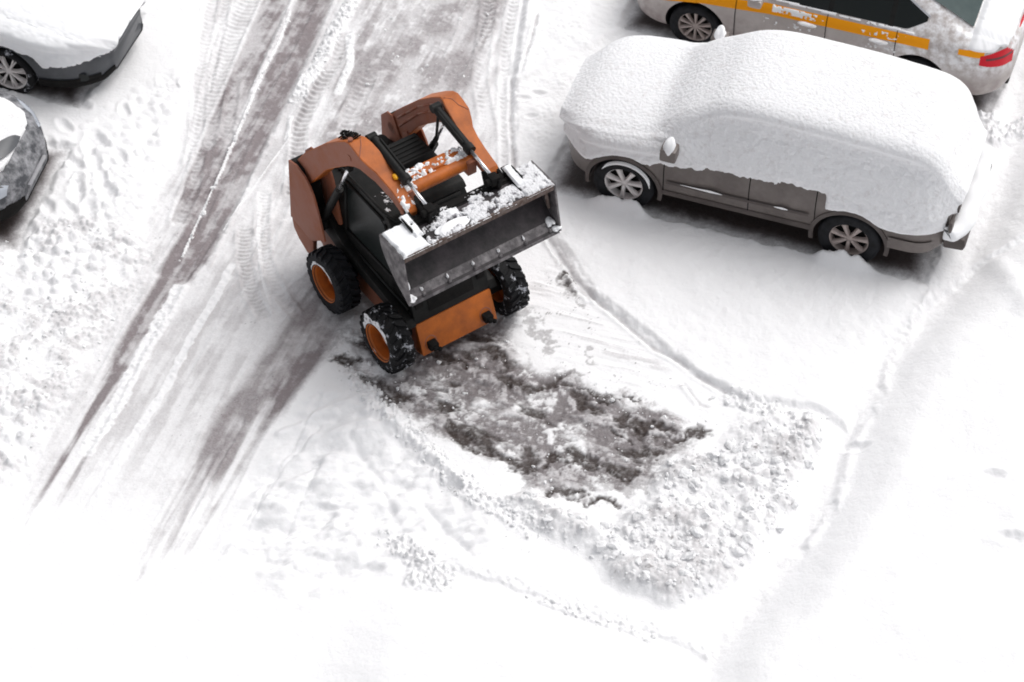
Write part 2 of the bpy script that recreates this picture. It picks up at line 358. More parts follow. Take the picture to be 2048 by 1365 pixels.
# --- right parking bay: undisturbed snow
park = inside([(1100, -500), (1045, 0), (1022, 150), (1022, 340), (1100, 470), (1180, 590), (1290, 675), (1385, 750), (1480, 800), (1640, 830), (1700, 860), (1760, 700), (1950, 540), (2600, 300), (2600, -500)])
pm = sm(park+(nC-.5)*.04, -.01, .10)
H = H+pm*(.075+.05*(nA-.5)+.030*(nB-.5)); H = H+pm*.008*(nC-.5)
pz = sm(inside([(1040, 0), (1030, 330), (1110, 300), (1230, 60), (1300, 0)]), -.1, .3)
H = H+pz*(.014*lump2*sm(nB, .5, .6)+.03*(nB-.5))
DP = pdist([(1030, 170), (1120, 130), (1250, 60)])[0]; H = H+.03*np.exp(-(DP/.06)**2)
# --- scraped patch in front of the loader
scr = inside([(650, 690), (690, 660), (800, 640), (900, 640), (1000, 640), (1040, 690), (1080, 735), (1150, 752), (1215, 792), (1290, 812), (1350, 835), (1425, 862), (1385, 892), (1320, 918),
              (1300, 955), (1245, 1010), (1130, 1000), (1040, 958), (950, 912), (885, 870), (820, 812), (762, 775), (700, 735)])
sc = sm(scr+(nB-.5)*.35+(nC-.5)*.30+(nD-.5)*.10, -.12, .13)
sd_ = np.array(G(1350, 880))-np.array(G(800, 740)); sd_ /= np.hypot(*sd_)
u2 = X*sd_[0]+Y*sd_[1]; v2 = -X*sd_[1]+Y*sd_[0]
nS = fbm(u2*2.4, v2*5, 21, 5, .6)
SL = SL*(1-sc)
IC = np.maximum(IC, sc*sm(nS*.55+nB*.20+nC*.25,   .37, .53)*.90*(1-sm(nC*.55+nD*.2+nS*.25, .53, .64)*.85)); SL = np.maximum(SL, sc*.5*sm(nB, .35, .55))
AS = np.maximum(AS, sm(scr, .02, .14)*sm(fbm(u2*1.7+3, v2*4.2, 61, 5, .6),   .57, .68)*.90)
H = H-sc*.015+sc*(.02*lump2*sm(nB, .5, .65)+.012*(nC-.5)+.02*sm(nS, .6, .35))
for pts, wd in [([(960, 695), (985, 700), (1012, 735)], .075), ([(1000, 760), (1050, 765), (1085, 775), (1130, 755)], .09), ([(1140, 790), (1165, 800), (1200, 815)], .075),
                ([(1245, 838), (1290, 852), (1345, 875), (1405, 868)], .06), ([(905, 845), (930, 868)], .06), ([(925, 878), (950, 890), (985, 902)], .065), ([(1030, 930), (1050, 934)], .05),
                ([(1060, 908), (1100, 915), (1140, 905), (1180, 925)], .07), ([(1215, 942), (1262, 958)], .04), ([(1115, 985), (1150, 995)], .04), ([(1170, 1000), (1228, 1010)], .03),
                ([(765, 770), (805, 795)], .08), ([(680, 712), (705, 716)], .05), ([(1125, 560), (1150, 590)], .05), ([(1190, 780), (1290, 800)], .012), ([(1160, 570), (1120, 545)], .02),
                ([(730, 765), (800, 812)], .05), ([(1275, 900), (1320, 905)], .05), ([(1120, 770), (1230, 795)], .02), ([(1230, 860), (1270, 875)], .03), ([(880, 700), (930, 730)], .05)]:
    D = pdist(pts, 1.0, .16)[0]; wd = wd*1.5
    b = 1-sm(D+(nS-.5)*wd*1.5+(nC-.5)*wd*1.6+(nD-.5)*wd*.5, wd*.25, wd*1.1)
    AS = np.maximum(AS, b*.95)
for pts, wd, a in [([(1060, 635), (1095, 690)], .10, .5), ([(1130, 748), (1150, 742)], .06, .7), ([(1165, 710), (1190, 722)], .05, .45), ([(840, 760), (780, 800)], .1, .3), ([(1250, 900), (1330, 895)], .12, .6),
                   ([(1120, 560), (1150, 600)], .08, .5), ([(850, 745), (1000, 700)], .16, .6), ([(1040, 620), (1000, 640)], .12, .5), ([(1200, 960), (1270, 985)], .07, .5)]:
    D = pdist(pts, 1.0, .2)[0]; IC = np.maximum(IC, a*(1-sm(D+(nC-.5)*wd*2+(nD-.5)*wd, wd*.4, wd)))
AS = AS*(.75+.25*sm(nD, .35, .5))
H = H-AS*.02-IC*.006
# streaky swept snow right of the loader
sw = sm(inside([(1030, 600), (1110, 500), (1180, 600), (1290, 690), (1400, 790), (1300, 800), (1140, 745), (1040, 690)]), -.08, .15)
u3 = fbm(u2*1.6, v2*16, 31, 4); H = H+sw*(.022*(u3-.5)); SL = np.maximum(SL, sw*.30*sm(u3, .60, .78))
sp = sm(nD*.6+nC*.4, .70, .76)*sw; IC = np.maximum(IC, sp*.7)
# --- drifts and ruts left of the scraped patch
dr = sm(inside([(600, 790), (700, 750), (800, 830), (900, 930), (1000, 1040), (1000, 1130), (760, 1170), (600, 1210), (430, 1120), (480, 980)]), -.1, .3)
u4 = fbm(X*1.5+Y*.4, Y*2.6-X*.9, 41, 4, .55); H = H+dr*(.36*(u4-.5)+.03*lump1*sm(nA, .5, .6))
for pts, wd, h in [([(770, 830), (850, 900), (925, 965)], .05, .045), ([(845, 1000), (890, 1060), (930, 1095)], .05, -.05), ([(560, 870), (640, 830), (740, 825)], .05, .04), ([(520, 990), (580, 900), (640, 790)], .022, -.03),
                   ([(480, 1080), (560, 940), (640, 850)], .02, -.025), ([(600, 980), (700, 960), (820, 985)], .06, .04), ([(560, 1060), (640, 1010), (700, 1020)], .04, -.03), ([(430, 1120), (520, 1000)], .03, -.02),
                   ([(640, 930), (570, 1060)], .03, -.03), ([(700, 880), (760, 960), (800, 1060)], .05, -.035), ([(620, 1130), (720, 1060), (850, 1050)], .06, .05)]:
    D = pdist(pts)[0]; H = H+h*np.exp(-((D+(nB-.5)*.05)/wd)**2)
# --- crumbled windrow along the edge of the patch, and the heap pushed up at its end
ridge([(690, 745), (750, 800), (830, 880), (900, 945), (990, 1015), (1080, 1070)], .13, .040, .8)
hp = inside([(1010, 1000), (1060, 985), (1120, 1015), (1230, 1025), (1300, 975), (1330, 920), (1430, 885), (1480, 825), (1560, 820), (1640, 840), (1650, 900), (1600, 1010), (1570, 1070), (1530, 1120), (1450, 1180),
             (1340, 1215), (1240, 1190), (1200, 1130), (1110, 1085)])
hm = sm(hp+(nB-.5)*.2, -.08, .30)
H = H+hm*(.05+.14*nB+.070*lump1*sm(nA, .3, .6)+.030*lump2*sm(nB, .35, .55)+.014*lump3*sm(nC, .4, .6)+.02*nC); SL = SL*(1-hm)+hm*(.08+.16*sm(nC*.5+nB*.5, .40, .62)); IC = IC*(1-hm*.7)
SL = np.maximum(SL, hm*.40*sm(nB*.6+nC*.4, .50, .62)*(1-.7*lump2))
AS = np.maximum(AS, hm*.6*sm(nC*.7+nD*.3, .70, .76))
ridge([(1440, 790), (1520, 815), (1600, 840), (1640, 850)], .10, .05, .9)
ridge([(780, 1075), (850, 1120), (880, 1160), (800, 1150)], .14, .07, .8)
D_w = pdist([(690, 745), (750, 800), (830, 880), (900, 945), (990, 1015), (1080, 1070)])[0]
# --- bank at the near side
nb = inside([(640, 1500), (640, 1330), (690, 1240), (770, 1175), (880, 1165), (1000, 1175), (1200, 1235), (1330, 1285), (1450, 1330), (1500, 1500), (1500, 4000), (640, 4000)])
H = H+sm(nb, -.1, .7)*.13+sm(nb, .3, 1.2)*.08*(nA)
ridge([(880, 1120), (1000, 1155), (1130, 1200), (1250, 1240), (1330, 1265), (1440, 1310)], .08, .04, .35)
ridge([(1060, 1195), (1180, 1240), (1260, 1262), (1320, 1290)], .045, .03, .7)
# --- gutter and raised lawn bank on the right
gut = [(2200, -300), (2060, 100), (2020, 300), (1985, 430), (1935, 530), (1870, 615), (1800, 690), (1755, 760), (1725, 800), (1690, 890), (1655, 970), (1610, 1060), (1565, 1130), (1490, 1225), (1420, 1310), (1330, 1500), (1100, 2200)]
D, S, T, Ln = pdist(gut, 2000)
H = H-.085*np.exp(-((D+(nB-.5)*.08)/.24)**2)*(.6+.8*nB); SL = np.maximum(SL, .11*np.exp(-((D+(nC-.5)*.1)/.17)**2)*sm(S, 2.2, 3.4))  # grey tint along the trough paints in the shade of its slopes
side = sm(T, -.02, .02)                                       # right of the gutter
side2 = T > 0
rise = np.where(side2, sm(D, .0, .75), 0)
H = H+rise*(.24+.10*(nA-.5)+.05*sm(D, .4, 1.5))*1.0
D2 = pdist([(1860, 590), (1790, 700), (1760, 790), (1700, 900), (1680, 990), (1620, 1080), (1560, 1170)])[0]
H = H+.05*np.exp(-(D2/.07)**2)*sm(nB, .35, .6)
H = H+.06*np.exp(-(pdist([(1990, 540), (2048, 640)])[0]/.15)**2)
ridge([(1960, 215), (1990, 280), (2040, 260), (2100, 240)], .12, .10, .5)
# --- hollows under and beside the parked cars, contact shade painted in (frame: centre x, y, heading, half length, half width)
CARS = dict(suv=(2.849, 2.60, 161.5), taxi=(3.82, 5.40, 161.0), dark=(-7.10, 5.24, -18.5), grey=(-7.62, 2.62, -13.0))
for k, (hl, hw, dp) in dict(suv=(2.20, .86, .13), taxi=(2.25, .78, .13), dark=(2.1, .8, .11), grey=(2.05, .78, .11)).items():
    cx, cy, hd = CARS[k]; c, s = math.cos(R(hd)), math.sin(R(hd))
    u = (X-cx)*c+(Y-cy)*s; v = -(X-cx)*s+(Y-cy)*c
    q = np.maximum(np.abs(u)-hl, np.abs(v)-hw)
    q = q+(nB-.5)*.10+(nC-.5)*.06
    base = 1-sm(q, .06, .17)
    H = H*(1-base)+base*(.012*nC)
    SL = np.maximum(SL, .45*(1-sm(q, -.10, .12))); IC = np.maximum(IC, .95*(1-sm(q, -.14, .13))); AS = np.maximum(AS, .8*(1-sm(q, -.16, .0)))  # contact shade under the cars, painted with the slush, ice and asphalt masks
    # snow built up against the outside of the tyres
    for a in ((1.355, 1.355) if k == 'suv' else (1.4, 1.4)):
        for sgn in (-1, 1):
            for vv in (-1, 1):
                H = H+(.085 if k == 'suv' else .02)*np.exp(-((u-sgn*a-.02+(nB-.5)*.3)/.32)**4-((v-vv*(hw+.13)+(nC-.5)*.04)/.10)**2)*(.9+.3*nC)
H = H+(nD-.5)*.0022+(nC-.5)*.004
spk = sm(vnoise(X*55, Y*55, 91)*.8+vnoise(X*110, Y*110, 92)*.2, .885, .92)*sm(nB*.5+vnoise(X*6, Y*6, 93)*.5, .50, .66)
AS = np.maximum(AS, spk*.8*np.maximum(np.maximum(hm, sw*.9), np.maximum(lz*.7, np.maximum(rm*.6*fadey, sm(D_w, .5, .1)))))
far = sm(np.maximum(np.abs(X)-6.9, np.abs(Y+.3)-6.6), 0, 6)
H = H*(1-far)+far*.12
SL = np.clip(SL*(1-far*.8), 0, 1); IC = np.clip(IC, 0, 1); AS = np.clip(AS, 0, 1)
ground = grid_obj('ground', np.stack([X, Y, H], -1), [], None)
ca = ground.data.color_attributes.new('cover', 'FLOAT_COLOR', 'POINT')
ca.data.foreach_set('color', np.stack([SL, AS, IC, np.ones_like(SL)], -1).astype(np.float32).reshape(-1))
ground['kind'] = 'structure'; ground['label'] = 'snow covered yard with slushy wheel tracks and a scraped wet patch'
mt = bpy.data.materials.new('yard_snow'); mt.use_nodes = True; n = mt.node_tree.nodes; l = mt.node_tree.links; b = n['Principled BSDF']
at = n.new('ShaderNodeAttribute'); at.attribute_name = 'cover'; sp_ = n.new('ShaderNodeSeparateColor'); l.new(at.outputs['Color'], sp_.inputs[0])
tc = n.new('ShaderNodeTexCoord')
def nz_(s, d=6, r=.6):
    q = n.new('ShaderNodeTexNoise'); q.inputs['Scale'].default_value = s; q.inputs['Detail'].default_value = d; q.inputs['Roughness'].default_value = r; l.new(tc.outputs['Object'], q.inputs['Vector']); return q.outputs['Fac']
def mth(op, a, b_=None, c=None):
    q = n.new('ShaderNodeMath'); q.operation = op
    for i, v in enumerate((a, b_, c)):
        if v is None: continue
        if isinstance(v, (int, float)): q.inputs[i].default_value = v
        else: l.new(v, q.inputs[i])
    return q.outputs[0]
def mixc(f, a, b_):
    q = n.new('ShaderNodeMix'); q.data_type = 'RGBA'; l.new(f, q.inputs[0])
    for i, v in ((6, a), (7, b_)):
        if isinstance(v, tuple): q.inputs[i].default_value = (*v, 1)
        else: l.new(v, q.inputs[i])
    return q.outputs[2]
f1, f2, f3 = nz_(14), nz_(45, 5), nz_(5)
brk = mth('ADD', mth('MULTIPLY', f1, .5), mth('MULTIPLY', f2, .5))
def brkmask(src, lo, amt):
    q = mth('ADD', src, mth('MULTIPLY', mth('SUBTRACT', brk, .5), amt)); q2 = mth('MULTIPLY', q, 1.0); c = n.new('ShaderNodeClamp'); l.new(q2, c.inputs[0])
    g = mth('MULTIPLY', c.outputs[0], mth('MINIMUM', mth('MULTIPLY', src, 8.0), 1.0)); return g
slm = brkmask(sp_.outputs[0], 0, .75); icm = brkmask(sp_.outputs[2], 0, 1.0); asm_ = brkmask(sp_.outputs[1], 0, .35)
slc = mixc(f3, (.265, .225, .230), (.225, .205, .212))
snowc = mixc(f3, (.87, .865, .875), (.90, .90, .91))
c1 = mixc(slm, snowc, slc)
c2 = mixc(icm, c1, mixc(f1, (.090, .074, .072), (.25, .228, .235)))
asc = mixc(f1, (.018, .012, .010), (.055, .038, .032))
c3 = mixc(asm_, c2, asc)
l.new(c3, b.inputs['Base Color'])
ro = mth('SUBTRACT', .88, mth('MULTIPLY', mth('MAXIMUM', icm, asm_), .45)); l.new(ro, b.inputs['Roughness']); b.inputs['Specular IOR Level'].default_value = .22
bp = n.new('ShaderNodeBump'); bp.inputs['Distance'].default_value = .010; bp.inputs['Strength'].default_value = 1
l.new(mth('ADD', mth('MULTIPLY', nz_(30, 5), .7), mth('MULTIPLY', nz_(90, 3), .3)), bp.inputs['Height']); l.new(bp.outputs['Normal'], b.inputs['Normal'])
ground.data.materials.append(mt)

# --- loose snow clods lying on the heap and along the ridges (uncountable: one object)
def ground_h(x, y):
    i = np.clip(np.searchsorted(gx, x)-1, 0, len(gx)-2); j = np.clip(np.searchsorted(gy, y)-1, 0, len(gy)-2)
    return H[i, j]
bmi = bmesh.new(); bmesh.ops.create_icosphere(bmi, subdivisions=2, radius=1); IV = np.array([v.co[:] for v in bmi.verts]); IF = np.array([[v.index for v in f.verts] for f in bmi.faces]); bmi.free()
dens = hm*1.0*(hp > 0)
fine = (np.abs(X) < 6.8) & (np.abs(Y+.1) < 5.9)
def add_d(pts, w_, a):
    global dens
    dens = np.maximum(dens, a*(pdist(pts)[0] < w_))
add_d([(690, 745), (750, 800), (830, 880), (900, 945), (990, 1015), (1080, 1070)], .14, .9)
add_d([(745, -60), (700, 10), (665, 75), (640, 130), (610, 165), (595, 205)], .10, 1.2)
add_d([(585, 15), (515, 170), (430, 370), (360, 520)], .03, .6)
add_d([(780, 1075), (850, 1120), (880, 1160)], .15, .6); add_d([(1060, 1195), (1180, 1240), (1260, 1262), (1320, 1290)], .07, .5)
add_d([(1440, 790), (1640, 850)], .15, .7); add_d([(1080, 740), (1300, 830), (1420, 850)], .12, .25)
dens = np.maximum(dens, sc*.05); dens = np.maximum(dens, lz*.10); dens = np.maximum(dens, top*.03); dens = dens*fine
cum = np.cumsum(dens.reshape(-1)); pick = np.searchsorted(cum, rng.uniform(0, cum[-1], 2600))
pi, pj = np.unravel_index(pick, X.shape)
VV = []; FF = []
for k, (i, j) in enumerate(zip(pi, pj)):
    s = min(.070, .006*(1+rng.pareto(1.6)*1.2))
    if hm[i, j] < .3: s = min(s, .026)
    A = rng.normal(size=(3, 3)); q, _ = np.linalg.qr(A); sc3 = rng.uniform(.6, 1.15, 3)
    V = IV*(1+.18*np.sin(IV@rng.normal(size=3)*3+rng.uniform(0, 6)))[:, None]*(1+.12*np.sin(IV@rng.normal(size=3)*6))[:, None]
    V = V*(1+rng.uniform(-.13, .13, (len(IV), 1))); V = np.sign(V)*np.abs(V)**rng.uniform(.7, 1.1); V = (V*sc3)@q*s; V[:, 2] *= .7
    VV.append(V+[gx[i]+rng.uniform(-.007, .007), gy[j]+rng.uniform(-.007, .007), H[i, j]+s*.05]); FF.append(IF+len(IV)*k)
cl = arr_obj('snow_clods', np.concatenate(VV), np.concatenate(FF), 'snow_crust', None, False); cl['kind'] = 'stuff'; cl['label'] = 'loose crumbled snow clods on the pushed-up heap'; cl['category'] = 'snow clods'
# ------------------------------------------------------------------ cars: lofted bodies
class Loft:
    """stations: list of (x, zbot, zbelt, ztop, w_bot, w_belt, w_top, crown); X forward"""
    def __init__(s, st, smooth=0.0, nx=150, x0=None, x1=None):
        st = np.array(sorted(st)); s.xs = st[:, 0]; s.st = st
        x = np.linspace(s.xs[0], s.xs[-1], 600); P = np.stack([np.interp(x, s.xs, st[:, k]) for k in range(1, 8)], 1)
        if smooth:
            dx = x[1]-x[0]; r = int(3*smooth/dx); k = np.exp(-.5*(np.arange(-r, r+1)*dx/smooth)**2); k /= k.sum()
            Q = np.pad(P, ((r, r), (0, 0)), mode='edge'); P = np.stack([np.convolve(Q[:, i], k, 'valid') for i in range(7)], 1)
        s.x = x; s.P = P
    def par(s, x): return np.stack([np.interp(x, s.x, s.P[:, k]) for k in range(7)], -1)
    def half(s, x, n=60):
        """half section from the sill centre round the side to the roof centre; returns (n,2) y,z"""
        zb, zm, zt, wb, wm, wt, cr = s.par(x)
        key = np.array([(0, zb), (wb*.92, zb), (wb, zb+.05), (wm*.995, zb+(zm-zb)*.45), (wm, zb+(zm-zb)*.75), (wm*.965, zm), (wt+.35*(wm*.965-wt)*1.0, zm+(zt-zm)*.58), (wt, zt-.055*min(1, (zt-zm)*4+.2)), (wt*.86, zt), (wt*.45, zt+cr*.8), (0, zt+cr)])
        # catmull-rom
        K = np.vstack([key[0]*[-1, 1]+[0, 0], key, key[-2]*[-1, 1]]); K[0] = [-key[1][0], key[1][1]]
        out = []
        per = max(2, n//(len(key)-1))
        for i in range(1, len(K)-2):
            p0, p1, p2, p3 = K[i-1:i+3]; t = np.linspace(0, 1, per, endpoint=False)[:, None]
            d1 = np.linalg.norm(p2-p1)+1e-6; a = .5
            m1 = a*(p2-p0)*min(1, d1/(np.linalg.norm(p1-p0)+1e-6)); m2 = a*(p3-p1)*min(1, d1/(np.linalg.norm(p3-p2)+1e-6))
            out.append((2*t**3-3*t**2+1)*p1+(t**3-2*t**2+t)*m1+(-2*t**3+3*t**2)*p2+(t**3-t**2)*m2)
        out.append(key[-1:]); o = np.vstack(out); o[:, 0] = np.maximum(o[:, 0], 0); return o
    def surface(s, xs, n=60):
        S = []
        for x in xs:
            h = s.half(x, n); full = np.vstack([h, (h*[-1, 1])[::-1][1:]])
            S.append(np.column_stack([np.full(len(full), x), full]))
        return np.array(S)
    def y_at(s, x, z):
        h = s.half(x, 120); k0 = int(len(h)*.2); seg = h[k0:]; o = np.argsort(seg[:, 1]); return float(np.interp(z, seg[o, 1], seg[o, 0]))
def car_body(name, L, xs, mt, parent, wheels, rarch, arch_y, n=60, inner='hidden'):
    P = L.surface(xs, n); bm = bmesh.new(); rows = [[bm.verts.new(p) for p in r[:-1]] for r in P]
    for a, b_ in zip(rows[:-1], rows[1:]):
        k = len(a)
        for i in range(k): bm.faces.new((a[i], b_[i], b_[(i+1) % k], a[(i+1) % k]))
    bm.faces.new(rows[0][::-1]); bm.faces.new(rows[-1])
    bmesh.ops.remove_doubles(bm, verts=bm.verts, dist=1e-4); bmesh.ops.recalc_face_normals(bm, faces=bm.faces)
    o = bm_obj(name, bm, [mt, inner], None, True)
    for wx in wheels:
        for sgn in (-1, 1):
            cb = bmesh.new(); tube(cb, (wx, sgn*arch_y, .36), (wx, sgn*1.3, .36), rarch, n=48)
            co = bm_obj('cutter', cb, [mt, inner]); 
            for p in co.data.polygons: p.material_index = 1
            md = o.modifiers.new('b', 'BOOLEAN'); md.operation = 'DIFFERENCE'; md.object = co; md.solver = 'EXACT'
            dg = bpy.context.evaluated_depsgraph_get(); me = bpy.data.meshes.new_from_object(o.evaluated_get(dg)); o.modifiers.clear(); o.data = me
            bpy.data.objects.remove(co)
    me = o.data
    for p in me.polygons:
        c = p.center; p.use_smooth = True
        ins = any(math.hypot(c.x-wx, c.z-.36) < rarch-.004 or (math.hypot(c.x-wx, c.z-.36) < rarch+.004 and abs(p.normal.y) < .3) for wx in wheels) and abs(c.y) < 1.0 and c.z < .36+rarch+.01
        if ins and abs(c.y) > arch_y-.01: p.material_index = 1; p.use_smooth = False
        elif p.material_index == 1: p.material_index = 0
    me.set_sharp_from_angle(angle=R(38))
    if parent: o.parent = parent
    return o
def side_patch(name, L, top, bot, mt, parent, sgn=1, off=.004, nx=26, nz=5, x0=None, x1=None, th=0.0):
    """strip on the body side between two curves given as [(x,z)...]"""
    top = np.array(sorted(top)); bot = np.array(sorted(bot)); x0 = top[0, 0] if x0 is None else x0; x1 = top[-1, 0] if x1 is None else x1
    P = []
    for x in np.linspace(x0, x1, nx):
        zt = np.interp(x, top[:, 0], top[:, 1]); zb = np.interp(x, bot[:, 0], bot[:, 1])
        P.append([(x, sgn*(L.y_at(x, z)+off), z) for z in np.linspace(zb, zt, nz)])
    P = np.array(P)
    if sgn > 0: P = P[::-1]
    return grid_obj(name, P, mt, parent)
def snow_shell(name, L, xs, thick, parent, mt='snow', n=90, drop=None, rnoise=.012, seed=60, sx=1.0):
    """snow lying on a body: the surface pushed out by thick(x,y,z,nz) ; kept where it is thick enough"""
    P = L.surface(xs, n); du = np.gradient(P, axis=0); dv = np.gradient(P, axis=1); N = np.cross(dv, du); N /= np.linalg.norm(N, axis=2, keepdims=True)+1e-9
    ctr = P.mean((0, 1)); 
    if (N*(P-ctr)).sum() < 0: N = -N
    x, y, z = P[..., 0], P[..., 1], P[..., 2]
    ns = fbm(x*5+3.3*y, z*6+y*4, seed, 4, .6); ns2 = fbm(x*17+y*5, z*19+y*13, seed+5, 3, .6)
    T = thick(x, y, z, N, ns, ns2)
    Q = P+N*(T+rnoise*(ns2-.5)*(T > 0))[..., None]
    k = (T[:-1, :-1] > -.004) | (T[1:, 1:] > -.004) | (T[1:, :-1] > -.004) | (T[:-1, 1:] > -.004)
    o = grid_obj(name, Q, mt, parent, k)
    if isinstance(mt, list):
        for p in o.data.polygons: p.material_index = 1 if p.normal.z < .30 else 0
    return o
def road_wheel(parent, x, y, z, sgn, r, rr, w_, spokes, rim_mat, tyre_mat='rubber', cap=None, twin=False, steer=0):
    """alloy rim as the part, tyre as its sub-part; outer face towards sgn*Y"""
    bm = bmesh.new()
    lathe(bm, [(rr*1.0, -w_*.5), (rr*.99, w_*.44), (rr*1.05, w_*.50), (rr*1.05, w_*.47), (rr*.95, w_*.40), (rr*.90, w_*.1), (rr*.88, -w_*.2)], 48, sy=sgn)
    lathe(bm, [(0.001, w_*.36), (rr*.10, w_*.37), (rr*.22, w_*.33), (rr*.24, w_*.22)], 24, sy=sgn)
    rnd = [2*math.pi*i/spokes+.3 for i in range(spokes)]
    for a in rnd:
        for da in ((-.10, .10) if twin else (0,)):
            pts = []; aw = (.034 if twin else .085*6/spokes+.004)
            for rad, wd, yy in ((rr*.16, aw*.62, .34), (rr*.55, aw*.62, .40), (rr*.97, aw*(1.0 if not twin else .5), .40)):
                c = (math.cos(a+da*(rad/rr)), math.sin(a+da*(rad/rr))); t = (-c[1], c[0])
                pts.append([(rad*c[0]+q*wd*rr/.23*.5*t[0], sgn*w_*(yy+dz), rad*c[1]+q*wd*rr/.23*.5*t[1]) for q, dz in ((-1, -.04), (-.6, .04), (.6, .04), (1, -.04), (1, -.14), (-1, -.14))])
            vv = [[bm.verts.new(p) for p in r_] for r_ in pts]
            for A, B in zip(vv[:-1], vv[1:]):
                for i in range(6): bm.faces.new((A[i], A[(i+1) % 6], B[(i+1) % 6], B[i]))
            bm.faces.new(vv[-1])
    o = bm_obj('wheel', bm, rim_mat, parent, angle=35); o.location = (x, y, z)
    bm = bmesh.new(); lathe(bm, [(rr*.6, -w_*.3), (rr*.9, -w_*.1), (rr*.9, -w_*.12)], 32, sy=sgn)
    vs_ = [bm.verts.new((rr*.93*math.cos(t), sgn*w_*.08, rr*.93*math.sin(t))) for t in [2*math.pi*i/32 for i in range(32)]]; bm.faces.new(vs_)
    br = bm_obj('brake_disc', bm, 'black_rough', o)
    bm = bmesh.new()
    lathe(bm, [(rr*.98, -w_*.45), (rr*1.05, -w_*.52), (r*.90, -w_*.55), (r*.985, -w_*.46), (r, -w_*.3), (r*.997, -w_*.14), (r*.985, -w_*.12), (r*.997, -w_*.10), (r, w_*.10), (r*.985, w_*.12), (r*.997, w_*.14), (r, w_*.3), (r*.985, w_*.46), (r*.90, w_*.55), (rr*1.05, w_*.52), (rr*1.0, w_*.45)], 64, sy=sgn)
    bm_obj('tyre', bm, tyre_mat, o, angle=50)
    return o
def plan(x, xf, xr, rf, rr):
    """plan rounding factor at the nose (xf) and tail (xr)"""
    k = 1.0
    if x > xf-rf: k *= (1-min(1, (x-xf+rf)/rf)**2.6*.46)
    if x < xr+rr: k *= (1-min(1, (xr+rr-x)/rr)**2.6*.34)
    return k
def make_stations(rows, xf, xr, rf, rr):
    out = []
    t = np.array(rows, float); xs = np.unique(np.concatenate([t[:, 0], np.linspace(xr, xr+rr, 10), np.linspace(xf-rf, xf, 12)]))
    for x in xs:
        v = [np.interp(x, t[:, 0], t[:, k]) for k in range(1, 8)]; k = plan(x, xf, xr, rf, rr)
        e = 0
        if x > xf-.10: e = ((x-xf+.10)/.10)**2
        if x < xr+.08: e = ((xr+.08-x)/.08)**2
        zc = .62; v[0] += e*.06; v[2] -= e*.05; v[1] -= e*.03
        out.append([x, v[0], v[1], v[2], v[3]*k-.05*e, v[4]*k-.06*e, min(v[5], v[4]*k*.97)*1.0-.05*e, v[6]])
    return out
# ------------------------------------------------------------------ snow-buried SUV
cx, cy, hd = CARS['suv']
suv = empty('parked_suv', cx, cy, 0, hd, 'grey-brown SUV parked with a thick smooth blanket of snow over bonnet, windows and roof', 'SUV', 'cars parked in the snow')
rows = [(-2.46, .46, .90, 1.00, .86, .90, .74, .02), (-2.40, .40, .95, 1.12, .88, .92, .72, .03), (-2.26, .36, .98, 1.52, .89, .93, .67, .03), (-2.0, .35, 1.0, 1.64, .90, .93, .67, .03), (-1.2, .36, 1.0, 1.70, .905, .93, .68, .03),
        (-.2, .36, .99, 1.72, .905, .93, .68, .03), (.25, .36, .98, 1.67, .905, .93, .67, .03), (.55, .36, .98, 1.46, .905, .93, .69, .03), (.98, .36, .97, 1.10, .905, .93, .76, .04), (1.15, .36, .95, 1.05, .905, .93, .79, .05),
        (1.8, .34, .88, .97, .90, .925, .78, .05), (2.05, .33, .78, .89, .89, .91, .74, .04), (2.2, .38, .70, .78, .84, .88, .70, .02)]
st = make_stations(rows, 2.2, -2.46, .55, .45); L = Loft(st, .03); LS = Loft(st, .13)
xs = np.concatenate([np.linspace(-2.46, -2.0, 22), np.linspace(-1.97, 1.6, 90), np.linspace(1.63, 2.2, 26)])
car_body('body', L, xs, 'brown_car', suv, (1.355, -1.355), .43, .62)
